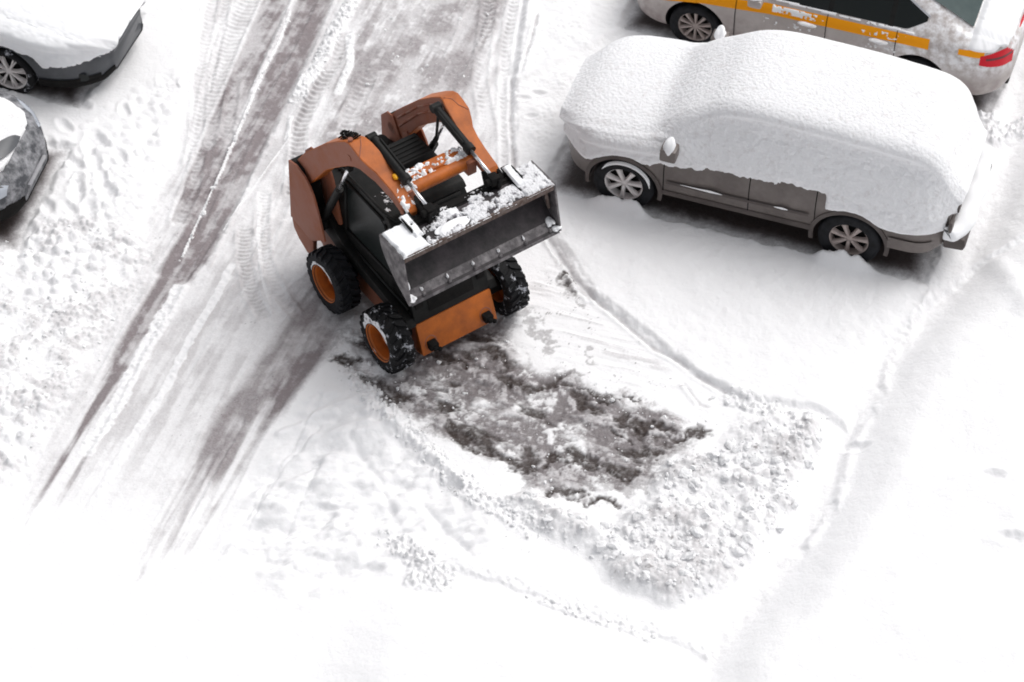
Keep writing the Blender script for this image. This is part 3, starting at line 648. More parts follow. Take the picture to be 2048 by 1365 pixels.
for sgn in (1, -1):
    d_ = [(-1.0, .60), (.86, .60)]
    side_patch('door_trim', L, [(-.86, .655), (.84, .625)], [(-.86, .615), (.84, .585)], 'plinth', suv, sgn, .022)
    side_patch('trim_snow', L, [(.16, .650), (.30, .668), (.42, .655), (.66, .645)], [(.16, .64), (.30, .628), (.42, .632), (.66, .64)], 'snow', suv, sgn, .040, nx=20, nz=4)
    side_patch('trim_snow', L, [(-.62, .668), (-.55, .682), (-.46, .665)], [(-.62, .655), (-.55, .645), (-.46, .655)], 'snow', suv, sgn, .040, nx=10, nz=4)
    side_patch('sill_cladding', L, [(-.90, .47), (.90, .45)], [(-.90, .38), (.90, .375)], 'plinth', suv, sgn, .010, nz=3)
    for x in (.875, -.145, -.93):
        side_patch('door_gap', L, [(x-.006, 1.0), (x+.006, 1.0)], [(x-.006, .40), (x+.006, .40)], 'black_rough', suv, sgn, .003, nx=2, nz=20)
    side_patch('rear_bumper_corner', L, [(-2.30, .60), (-1.80, .60)], [(-2.30, .42), (-1.80, .42)], 'brown_car', suv, sgn, .02, nx=20)
    side_patch('window', L, [(-2.0, 1.50), (-1.6, 1.56), (.1, 1.58), (.55, 1.30)], [(-2.0, 1.08), (.85, 1.06)], 'dark_glass', suv, sgn, .003)
    for x in (1.355, -1.355):
        bm = bmesh.new(); n_ = 40; R1, R2 = .425, .475
        ring = []
        for i in range(n_+1):
            t = math.radians(-12+204*i/n_); c, s = math.cos(t), math.sin(t)
            pz = [(x+R1*c, .36+R1*s), (x+R2*c, .36+R2*s)]
            yy = [L.y_at(min(2.15, max(-2.4, p[0])), max(.40, p[1])) for p in pz]
            ring.append([bm.verts.new((pz[0][0], sgn*(yy[0]-.03), pz[0][1])), bm.verts.new((pz[0][0], sgn*(yy[0]+.018), pz[0][1])), bm.verts.new((pz[1][0], sgn*(yy[1]+.016), pz[1][1])), bm.verts.new((pz[1][0], sgn*(yy[1]-.01), pz[1][1]))])
        for a, b_ in zip(ring[:-1], ring[1:]):
            for i in range(3): bm.faces.new((a[i], a[i+1], b_[i+1], b_[i]))
        bm_obj('wheel_arch', bm, 'plinth', suv, angle=40)
    bm = bmesh.new(); box(bm, .70, .90, .93 if sgn > 0 else -1.12, 1.12 if sgn > 0 else -.93, 1.08, 1.26, .04); bm_obj('door_mirror', bm, 'brown_car', suv, angle=40)
    for x in (1.355, -1.355):
        wl = road_wheel(suv, x, sgn*.80, .37, sgn, .372, .232, .235, 7, 'alloy' if x > 0 else 'alloy_dirty', 'rubber')
        if x > 0 and sgn > 0:                                    # crust of snow caught on the shoulder of the front tyre
            P = []
            for t in np.linspace(math.radians(28), math.radians(178), 50):
                e = math.sin((t-math.radians(28))/math.radians(150)*math.pi)**.4
                P.append([((.315+.052*q*e)*math.cos(t), .125+.020*e*math.sin(q*math.pi)+(.002 if q in (0, 1) else 0)-.012*q, (.315+.052*q*e)*math.sin(t)) for q in np.linspace(0, 1, 7)])
            grid_obj('snow_crust', np.array(P), 'snow', wl)
bm = bmesh.new(); prism(bm, [(-2.64, .44), (-2.66, .52), (-2.64, .61), (-2.40, .62), (-2.40, .42)], -.70, .72, .03); bm_obj('rear_bumper', bm, 'plinth', suv, angle=40)
bm = bmesh.new(); box(bm, -2.485, -2.44, -.80, -.64, .72, .90, .02); bm_obj('tail_lamp', bm, 'plinth', suv, angle=40)
bm = bmesh.new(); box(bm, -2.485, -2.44, .64, .80, .72, .90, .02); bm_obj('tail_lamp', bm, 'plinth', suv, angle=40)
lnx = np.array([-2.6, -2.21, -1.92, -1.64, -1.35, -1.05, -1.03, -.73, -.50, -.14, .15, .45, .78, .94, 1.05, 1.3, 1.6, 1.85, 2.3]); lnz = np.array([.66, .66, .64, .66, .76, .74, .97, .97, .95, .92, .92, .86, .83, .80, .74, .76, .68, .56, .56])
def suv_t(x, y, z, N, ns, ns2):
    lim = np.interp(x, lnx, lnz)+(.10*(ns-.5)+.08*(ns2-.5))*(.25+.75*sm(x, -1.9, -1.5))
    up = np.clip(N[..., 2], 0, 1)
    t = .034+.130*sm(up, .25, .95)+(.022*(ns-.5)+.026*(ns2-.5)+.016*(fbm(x*4, z*30+y*9, 71, 3, .6)-.5))*(1-.95*sm(up, .25, .6))+.025*sm(x, -2.0, -2.3)
    t = t*(1-.22*sm(x, -.1, .5)*sm(x, 1.3, .9)) + .05*np.exp(-((x-.72)/.28)**2)*sm(up, .3, .8)
    e = sm(z-lim, -.004, .11)
    arch = np.minimum(np.hypot(x-1.355, z-.36), np.hypot(x+1.355, z-.36)); e = e*sm(arch, .432, .50)
    tail = sm(x, -2.28, -2.38)*sm(np.abs(np.abs(y)-.0), .0, .1)
    t = t*e-.014*(1-e)
    # bare streaks on the tailgate: glass edge and bumper gap
    gap = (x < -2.37)*(z < .94+.03*(ns-.5))*(z > .70)*(np.abs(y) < .86)
    return np.where(gap, -.03, t)
xs2 = np.concatenate([np.linspace(-2.46, -2.0, 40), np.linspace(-1.98, 1.6, 190), np.linspace(1.62, 2.2, 44)])
snow_shell('snow_cover', LS, xs2, suv_t, suv, ['snow', 'side_snow'], n=190, seed=60, rnoise=.002)
# rear-bumper shelf snow, mirrors' snow caps
def blob(name, x, y, z, rx, ry, rz, parent, mt='snow', seed=1, amp=.12, k=3, flat=None):
    bm = bmesh.new(); bmesh.ops.create_icosphere(bm, subdivisions=4, radius=1)
    rr = random.Random(seed); ph = [(rr.uniform(1.5, 4), rr.uniform(1.5, 4), rr.uniform(1.5, 4), rr.uniform(0, 6)) for _ in range(5)]
    for v in bm.verts:
        c = v.co.copy(); s = 1+amp*sum(math.sin(a*c.x+b_*c.y+d*c.z+e) for a, b_, d, e in ph)/k
        v.co = Vector((x+c.x*rx*s, y+c.y*ry*s, z+c.z*rz*s))
        if flat is not None: v.co.z = max(v.co.z, flat)
    return bm_obj(name, bm, mt, parent, True)
for sgn in (1, -1):
    blob('mirror_snow', .80, sgn*1.02, 1.24, .075, .10, .125, suv, seed=3+sgn)
bm = bmesh.new(); prism(bm, [(-2.68, .60), (-2.70, .66), (-2.66, .75), (-2.56, .79), (-2.47, .78), (-2.42, .72), (-2.42, .60)], -.76, .80, .03); bmesh.ops.subdivide_edges(bm, edges=[e_ for e_ in bm.edges if abs(e_.verts[0].co.y-e_.verts[1].co.y) > .8], cuts=30)
for v in bm.verts: v.co.z += .018*math.sin(v.co.y*7+1)+.012*math.sin(v.co.y*17); v.co.x += (.15*(abs(v.co.y)/.8)**4+.012*math.sin(v.co.y*11))*(1 if v.co.x < -2.5 else .2)
bm_obj('bumper_snow', bm, 'snow', suv, smooth=True)
bm = bmesh.new(); box(bm, -2.50, -2.455, -.50, .50, .80, .90, .01); bm_obj('tailgate_edge', bm, 'plinth', suv, angle=40)

# ------------------------------------------------------------------ white taxi with a yellow stripe
cx, cy, hd = CARS['taxi']
taxi = empty('parked_taxi', cx, cy, 0, hd, 'white saloon taxi with a yellow side stripe and bare dark windows behind the snow-buried SUV', 'taxi', 'cars parked in the snow')
rows = [(-2.48, .34, .80, .92, .84, .88, .62, .02), (-2.40, .28, .90, 1.04, .86, .90, .68, .02), (-2.2, .24, .96, 1.08, .87, .915, .70, .02), (-1.98, .22, .98, 1.11, .87, .92, .70, .03), (-1.70, .21, .98, 1.22, .87, .92, .65, .03), (-1.35, .20, .98, 1.36, .87, .92, .60, .03),
        (-.9, .20, .97, 1.42, .87, .92, .58, .03), (-.2, .20, .95, 1.46, .87, .92, .58, .03), (.3, .20, .94, 1.42, .87, .92, .57, .03), (.75, .20, .93, 1.18, .87, .92, .62, .03), (1.1, .20, .90, .98, .87, .92, .74, .04),
        (1.8, .20, .82, .90, .86, .91, .72, .05), (2.15, .20, .72, .80, .85, .89, .66, .04), (2.35, .24, .60, .68, .80, .84, .6, .02)]
st = make_stations(rows, 2.35, -2.48, .6, .5); L = Loft(st, .03)
xs = np.concatenate([np.linspace(-2.48, -1.9, 28), np.linspace(-1.87, 1.7, 90), np.linspace(1.73, 2.35, 26)])
car_body('body', L, xs, 'white_car', taxi, (1.4, -1.4), .385, .60)
for sgn in (1, -1):
    side_patch('yellow_stripe', L, [(-1.50, 1.00), (-.5, .985), (.5, .97), (1.3, .88), (2.0, .75)], [(-1.40, .865), (-.5, .850), (.5, .835), (1.3, .76), (2.0, .63)], 'yellow', taxi, sgn, .004, nx=60)
    side_patch('yellow_stripe', L, [(-2.17, 1.0), (-1.86, .97)], [(-2.17, .90), (-1.86, .90)], 'yellow', taxi, sgn, .004, nx=14)
    side_patch('window', L, [(-1.42, 1.19), (-1.10, 1.335), (-.5, 1.37), (.2, 1.35), (.62, 1.14)], [(-1.42, 1.15), (-1.2, 1.045), (.70, 1.02)], 'dark_glass', taxi, sgn, .004, nx=50, nz=8)
    side_patch('window_trim', L, [(-1.44, 1.20), (-1.10, 1.355), (-.5, 1.39), (.2, 1.37), (.66, 1.14)], [(-1.44, 1.18), (-1.10, 1.335), (-.5, 1.37), (.2, 1.35), (.62, 1.12)], 'chrome', taxi, sgn, .006, nx=50, nz=2)
    for x in (-.25, -1.0):
        side_patch('window_pillar', L, [(x-.03, 1.37), (x+.03, 1.37)], [(x-.03, 1.03), (x+.03, 1.03)], 'black', taxi, sgn, .007, nx=3, nz=12)
    for x in (.90, -.235, -1.10):
        side_patch('door_gap', L, [(x-.005, 1.03 if x < .8 else .92), (x+.005, 1.03 if x < .8 else .92)], [(x-.005, .32), (x+.005, .32)], 'black_rough', taxi, sgn, .0065, nx=2, nz=20)
    for x in (.02, -.88):
        bm = bmesh.new(); y_ = L.y_at(x, .80)+.02; box(bm, x-.10, x+.10, sgn*y_-.014, sgn*y_+.014, .785, .815, .008); bm_obj('door_handle', bm, 'white_car', taxi, angle=40)
        blob('handle_snow', x-.02, sgn*(y_+.005), .835, .11, .03, .028, taxi, seed=int(50+x*10), amp=.3)
    P = []
    for x in np.linspace(-2.47, -2.13, 18):
        f = (x+2.47)/.34; P.append([(x, sgn*(L.y_at(x, z)+.006), z) for z in np.linspace(.70+.10*f, .98-.05*f, 8)])
    tl_ = grid_obj('tail_lamp', np.array(P) if sgn < 0 else np.array(P)[::-1], 'tail_red', taxi)
    P = []
    for x in np.linspace(-2.46, -2.20, 12):
        f = (x+2.46)/.26; P.append([(x, sgn*(L.y_at(x, z)+.010), z) for z in np.linspace(.83+.035*f, .865+.03*f, 4)])
    grid_obj('lamp_band', np.array(P) if sgn < 0 else np.array(P)[::-1], 'tail_dark', tl_)
    bm = bmesh.new(); box(bm, .55, .73, .93 if sgn > 0 else -1.08, 1.08 if sgn > 0 else -.93, 1.0, 1.12, .04); mr = bm_obj('door_mirror', bm, 'white_car', taxi, angle=40)
    blob('mirror_snow', .64, sgn*1.005, 1.135, .09, .075, .03, mr, seed=77, amp=.2)
    for x in (1.4, -1.4): road_wheel(taxi, x, sgn*.79, .33, sgn, .33, .215, .22, 10, 'alloy_dirty', 'rubber')
# rear window on the sloping tail, wet with a rim of snow
P = []
for x in np.linspace(-1.96, -1.22, 24):
    zt = L.par(x)[2]; wt = L.par(x)[5]; P.append([(x, q*wt*.90, L.par(x)[2]+(L.par(x)[6])*(1-q*q)*.9+.012) for q in np.linspace(-1, 1, 16)])
grid_obj('rear_window', np.array(P), 'teal_glass', taxi)
P = []
for x in np.linspace(.42, 1.02, 20):
    wt = L.par(x)[5]; P.append([(x, q*wt*.90, L.par(x)[2]+(L.par(x)[6])*(1-q*q)*.9+.012) for q in np.linspace(-1, 1, 16)])
grid_obj('windscreen', np.array(P), 'dark_glass', taxi)
bm = bmesh.new(); box(bm, -2.47, -2.34, -.50, .50, .25, .36, .03); bm_obj('bumper_lower', bm, 'black_rough', taxi, angle=40)
def taxi_t(x, y, z, N, ns, ns2):
    up = np.clip(N[..., 2], 0, 1); t = -.02+0*x
    deck = sm(x, -1.93, -2.05)*sm(up, .45, .75); t = np.maximum(t, deck*(.060+.04*(ns-.5))-.02*(1-deck))
    rf = sm(up, .6, .9)*sm(x, -1.24, -1.10)*sm(x, .5, .2); t = np.maximum(t, rf*.07-.02*(1-rf))
    hd_ = sm(up, .55, .85)*sm(x, 1.0, 1.15); t = np.maximum(t, hd_*.06-.02*(1-hd_))
    # thin dusting clinging to the rear quarter and to the stripe
    q2 = (np.abs(z-.925) < .04)*(x < .45)*(x > -1.35)*sm(ns*.55+ns2*.45, .545, .60); t = np.maximum(t, np.where(q2 > .1, .006+.006*q2, -.02))
    q3 = (np.abs(z-.74) < .04)*sm(ns2, .68, .76)*(x > -1.2)*(x < 1.0); t = np.maximum(t, np.where(q3 > .1, .006+.005*q3, -.02))
    q4 = (np.abs(z-1.015-.005*ns) < .014)*(x < .5)*(x > -1.3)*(ns2 > .35); t = np.maximum(t, np.where(q4, .010, -.02))
    return t
snow_shell('snow_cover', Loft(st, .03), np.linspace(-2.47, 2.3, 330), taxi_t, taxi, 'snow', n=250, seed=90, rnoise=.006)
blob('rear_window_snow', -1.70, -.30, 1.22, .26, .42, .05, taxi, seed=21, amp=.25)

# ------------------------------------------------------------------ dark car, top left
cx, cy, hd = CARS['dark']
dk = empty('parked_car', cx, cy, 0, hd, 'dark blue-grey car under thick snow with a bare dark bumper and spoked wheel', 'car', 'cars parked in the snow')
rows = [(-2.3, .3, .9, 1.05, .86, .9, .7, .02), (-1.9, .25, 1.0, 1.45, .88, .92, .62, .03), (-.3, .24, 1.0, 1.58, .88, .92, .62, .03), (.3, .24, .98, 1.45, .88, .92, .64, .03), (.95, .24, .95, 1.08, .88, .92, .74, .04),
        (1.7, .24, .88, .98, .88, .92, .74, .05), (2.15, .24, .80, .90, .87, .90, .70, .05), (2.4, .26, .70, .80, .84, .86, .64, .03), (2.5, .30, .62, .70, .78, .80, .58, .02)]
st = make_stations(rows, 2.5, -2.3, .85, .4); L = Loft(st, .03)
xs = np.concatenate([np.linspace(-2.3, 1.6, 70), np.linspace(1.63, 2.5, 40)])
car_body('body', L, xs, 'dark_car', dk, (1.30, -1.35), .41, .60)
for sgn in (1, -1):
    for x in (1.30, -1.35): road_wheel(dk, x, sgn*.79, .35, sgn, .35, .255, .23, 8, 'alloy', 'rubber_snowy', twin=True)
    side_patch('bumper_cladding', L, [(1.72, .40), (2.4, .42)], [(1.72, .27), (2.4, .29)], 'black_rough', dk, sgn, .012)
    side_patch('bumper_gap', L, [(1.74, .66), (2.30, .70)], [(1.74, .652), (2.30, .692)], 'black_rough', dk, sgn, .004, nz=2)
    bm = bmesh.new(); y_ = L.y_at(2.30, .40); 
    lathe(bm, [(.001, 0), (.05, .0), (.06, .012), (.001, .014)], 20); bmesh.ops.scale(bm, vec=(1.5, 1, 1), verts=bm.verts); f_ = bm_obj('fog_lamp', bm, 'dark_glass', dk, angle=40); f_.location = (2.22, sgn*(L.y_at(2.22, .42)+.002), .42); f_.rotation_euler = (0, 0, sgn*R(-18) if sgn > 0 else R(180+18))
bm = bmesh.new(); bm.free(); snow_shell('lower_bumper', L, np.linspace(1.74, 2.5, 60), lambda x, y, z, N, ns, ns2: np.where((z < .44-.10*sm(np.abs(y), .3, .7)) & (z > .26), .012, -.02), dk, 'black_rough', n=120, rnoise=0)
snow_shell('grille', L, np.linspace(2.2, 2.5, 60), lambda x, y, z, N, ns, ns2: np.where((z < .64) & (z > .52) & (np.abs(y) < .36), .010, -.02), dk, 'black', n=160, rnoise=0)
def dark_t(x, y, z, N, ns, ns2):
    up = np.clip(N[..., 2], 0, 1)
    lim = np.interp(x, [-2.5, .8, 1.1, 1.7, 1.8, 2.1, 2.3, 2.5], [.6, .6, .72, .72, .58, .60, .62, .66])+.06*(ns-.5)+.08*(ns2-.5)
    t = .030+.13*sm(up, .3, .85)+(.03*(ns-.5)+.016*(ns2-.5))*(1-.6*sm(up, .3, .8))
    e = sm(z-lim, -.004, .05)*sm(np.minimum(np.hypot(x-1.30, z-.36), np.hypot(x+1.35, z-.36)), .415, .46)
    return t*e-.014*(1-e)
snow_shell('snow_cover', Loft(st, .10), np.linspace(-2.3, 2.5, 260), dark_t, dk, 'snow', n=180, seed=120)

# ------------------------------------------------------------------ grey car, left edge
cx, cy, hd = CARS['grey']
gk = empty('parked_car', cx, cy, 0, hd, 'grey car thinly dusted with snow, only its rounded nose and lamp in view', 'car', 'cars parked in the snow')
rows = [(-2.1, .3, .85, .95, .82, .86, .62, .02), (-1.5, .22, .92, 1.2, .84, .88, .58, .03), (-.3, .22, .92, 1.42, .84, .88, .58, .03), (.3, .22, .92, 1.35, .84, .88, .58, .03), (.9, .22, .90, .98, .84, .88, .70, .04),
        (1.5, .22, .80, .90, .84, .88, .66, .05), (1.85, .22, .70, .80, .83, .86, .58, .05), (2.02, .24, .60, .68, .80, .82, .50, .03), (2.10, .28, .52, .58, .74, .76, .46, .02)]
st = make_stations(rows, 2.10, -2.1, .70, .4); L = Loft(st, .03)
xs = np.concatenate([np.linspace(-2.1, 1.3, 60), np.linspace(1.33, 2.10, 44)])
car_body('body', L, xs, 'dusted_grey', gk, (1.22, -1.30), .36, .58)
for sgn in (1, -1):
    for x in (1.22, -1.30): road_wheel(gk, x, sgn*.76, .31, sgn, .31, .20, .2, 7, 'alloy_dirty', 'rubber')
    P = []
    for x in np.linspace(1.52, 1.98, 22):
        f = (x-1.52)/.46; zc = .745-.10*f; hh = .012+.075*math.sin(math.pi*min(1, .12+f*.75))
        P.append([(x, sgn*(L.y_at(x, z)+.008), z) for z in np.linspace(zc-hh, zc+hh, 8)])
    grid_obj('headlamp', np.array(P) if sgn < 0 else np.array(P)[::-1], 'lens', gk)
# bonnet leading edge blown clear of snow: dark gap, grille, bumper slot
def arc_strip(name, x0, z0, dz, w0, wide, mt, parent, bulge=.30, th=.03):
    P = []
    for q in np.linspace(-1, 1, 40):
        x = x0-bulge*q*q; P.append([(x-wide*a, q*w0, z0+dz*a-.04*q*q) for a in (0, .33, .66, 1)]+[(x-wide, q*w0, z0+dz-th-.04*q*q)])
    return grid_obj(name, np.array(P)[:, ::-1], mt, parent)
snow_shell('lower_grille', L, np.linspace(1.50, 2.10, 90), lambda x, y, z, N, ns, ns2: np.where((z < .44+.05*(ns2-.5)) & (z > .23), .012, -.02), gk, 'black_rough', n=160, rnoise=0)
bm = bmesh.new(); box(bm, 2.085, 2.135, -.26, .26, .46, .50, .01); bm_obj('plate_holder', bm, 'grey_car', gk, angle=40)
def grey_t(x, y, z, N, ns, ns2):
    up = np.clip(N[..., 2], 0, 1); wq = np.interp(x, [1.2, 1.6, 1.8, 1.88, 1.92], [.70, .66, .56, .40, .0])
    inb = sm(wq-np.abs(y), -.01, .04)*(x < 1.90)
    t = inb*(.05+.02*(ns-.5))-.02*(1-inb)
    t = np.where((x < 1.2), .05, t)
    return np.where((z < .30) | (np.hypot(x-1.22, z-.36) < .38) | (np.hypot(x+1.30, z-.36) < .38), -.05, t)
snow_shell('snow_cover', L, np.linspace(-2.1, 2.10, 300), grey_t, gk, 'snow_crust', n=200, seed=140)
# dark bare crescent on the near half of the bonnet edge
P = []
for q in np.linspace(-.70, .12, 30):
    x1 = 1.93-.30*(q/.62)**2; f = math.sin(math.pi*(q+.70)/.82)**.6
    P.append([(x1-.20*f*a, q, float(np.interp(abs(q), L.half(x1-.20*f*a, 120)[::-1][:90, 0], L.half(x1-.20*f*a, 120)[::-1][:90, 1]))+.085) for a in np.linspace(0, 1, 6)])
grid_obj('bonnet_edge', np.array(P), 'dark_car', gk)
# ------------------------------------------------------------------ skid steer loader
LX, LY, LH = -1.076, .554, -54.06
ld = empty('skid_steer_loader', LX, LY, 0, LH, 'orange and black skid steer loader with its snow-dusted bucket raised, clearing the yard', 'loader')
HW = .50
# body tub
bm = bmesh.new(); prism(bm, [(-1.30, .30), (-1.38, .62), (-1.32, .95), (-.60, .72), (.64, .60), (.70, .555), (.845, .205), (.70, .16), (-1.1, .16)], -HW, HW, .012); bm_obj('chassis', bm, 'orange_dusty', ld, angle=35)
# black side sills and fender ledges above the wheels
for s in (-1, 1):
    bm = bmesh.new(); prism(bm, [(-1.20, .90), (-.95, 1.05), (-.60, .82), (0, .735), (.66, .645), (.72, .56), (.62, .54), (-.2, .60), (-.75, .66), (-1.2, .78)], min(s*.49, s*.60), max(s*.49, s*.60), .012); bm_obj('side_sill', bm, 'black', ld, angle=35)
bm = bmesh.new(); prism(bm, [(.72, .16), (.858, .20), (.709, .565), (.69, .56)], -HW, HW, .006); fp = bm_obj('front_plate', bm, 'orange', ld, angle=35)
for s in (-1, 1):
    y = s*.37
    bm = bmesh.new(); box(bm, .80, .90, y-.055, y+.055, .255, .345, .015); box(bm, .85, .93, y-.03, y+.03, .27, .32, .012)
    bmesh.ops.create_icosphere(bm, subdivisions=2, radius=.028, matrix=Matrix.Translation((.92, y+.045, .27)))
    bm_obj('tie_down_hook', bm, 'black_rough', fp, angle=40)
    P = [((.845+.002)+0*t, y-.075*math.cos(t), .30+.085*math.sin(t)) for t in np.linspace(math.radians(-70), math.radians(200), 14)]
    bm = bmesh.new()
    for a, b_ in zip(P[:-1], P[1:]): tube(bm, (a[0]-(a[2]-.2)*.40, a[1], a[2]), (b_[0]-(b_[2]-.2)*.40, b_[1], b_[2]), .012, n=8)
    bm_obj('hook_ring', bm, 'orange_dusty', fp, angle=60)
# nose between the plate and the cab door
bm = bmesh.new(); prism(bm, [(.25, .56), (.70, .565), (.655, .73), (.56, .98), (.25, .98)], -.50, .50, .012); bm_obj('front_cowl', bm, 'black', ld, angle=35)
bm = bmesh.new(); prism(bm, [(.690, .66), (.668, .72), (.60, .90), (.585, .885), (.66, .65)], -.30, .30, .006); box(bm, .60, .66, -.46, -.36, .74, .86, .01); box(bm, .60, .66, .36, .46, .74, .86, .01); bm_obj('cowl_panel', bm, 'black_rough', ld, angle=35)
# cab
CW = .50; zt = 1.84
prof = [(-.78, .62), (-.80, 1.55), (-.70, zt-.03), (-.58, zt), (.02, zt), (.20, zt-.03), (.28, zt-.12), (.50, 1.10), (.60, .92), (.64, .70), (.55, .62)]
bm = bmesh.new(); prism(bm, prof, -CW, CW, .03); cab = bm_obj('cab', bm, 'black', ld, angle=35)
for s in (-1, 1):
    bm = bmesh.new(); prism(bm, [(-.58, 1.02), (-.60, 1.62), (-.52, 1.70), (.06, 1.70), (.15, 1.64), (.40, 1.02)], min(s*(CW-.01), s*(CW+.006)), max(s*(CW-.01), s*(CW+.006))); wn = bm_obj('side_window', bm, 'dark_glass', cab, angle=35)
    # rails
    bm = bmesh.new()
    for a, b_ in (((-.62, .98), (.42, .98)), ((.42, .98), (.16, 1.70)), ((-.62, 1.74), (.12, 1.74)), ((-.64, .98), (-.64, 1.72)), ((-.72, .80), (.58, .72))): tube(bm, (a[0], s*(CW+.008), a[1]), (b_[0], s*(CW+.008), b_[1]), .020, n=8)
    bm_obj('cab_rail', bm, 'black', cab, smooth=True)
bm = bmesh.new(); prism(bm, [(.255, 1.66), (.288, 1.67), (.505, 1.12), (.475, 1.11)], -.38, .38); bm_obj('front_door', bm, 'dark_glass', cab)
bm = bmesh.new(); prism(bm, [(-.62, zt-.01), (-.60, 2.00), (-.24, 2.00), (-.20, zt-.01)], -.05, .40, .015)
for k in range(5): box(bm, -.56+.065*k, -.53+.065*k, -.02, .37, 1.995, 2.012, .004)
bm_obj('roof_unit', bm, 'black', cab, angle=35)
bm = bmesh.new(); prism(bm, [(-.10, zt-.01), (-.08, zt+.05), (.20, zt+.03), (.27, zt-.03), (.25, zt-.06)], -.05, .50, .02); bm_obj('roof_visor', bm, 'black', cab, angle=35)
# raised lip of the roof edge and its glossy strip
bm = bmesh.new()
tube(bm, (-.72, -CW+.01, zt-.01), (.12, -CW+.01, zt-.005), .018, n=8); tube(bm, (.12, -CW+.01, zt-.005), (.26, -CW+.07, zt-.05), .018, n=8); tube(bm, (.26, -CW+.07, zt-.05), (.28, .4, zt-.06), .016, n=8); bm_obj('roof_lip', bm, 'black', cab, smooth=True)
# engine bay between the towers
bm = bmesh.new(); prism(bm, [(-1.30, .75), (-1.36, 1.20), (-1.28, 1.36), (-.95, 1.42), (-.78, 1.40), (-.78, .75)], -.48, .48, .03); eb = bm_obj('engine_cover', bm, 'black', ld, angle=35)
bm = bmesh.new()
for k in range(7): box(bm, -1.24+.06*k, -1.21+.06*k, -.30, .30, 1.395, 1.425, .003)
tube(bm, (-1.02, .22, 1.35), (-1.02, .22, 1.62), .09, n=20); tube(bm, (-1.02, .22, 1.62), (-1.0, .22, 1.66), .075, n=20); tube(bm, (-.92, -.05, 1.40), (-.92, -.05, 1.60), .035, n=12)
bm_obj('engine_vents', bm, 'black_rough', eb, angle=40)
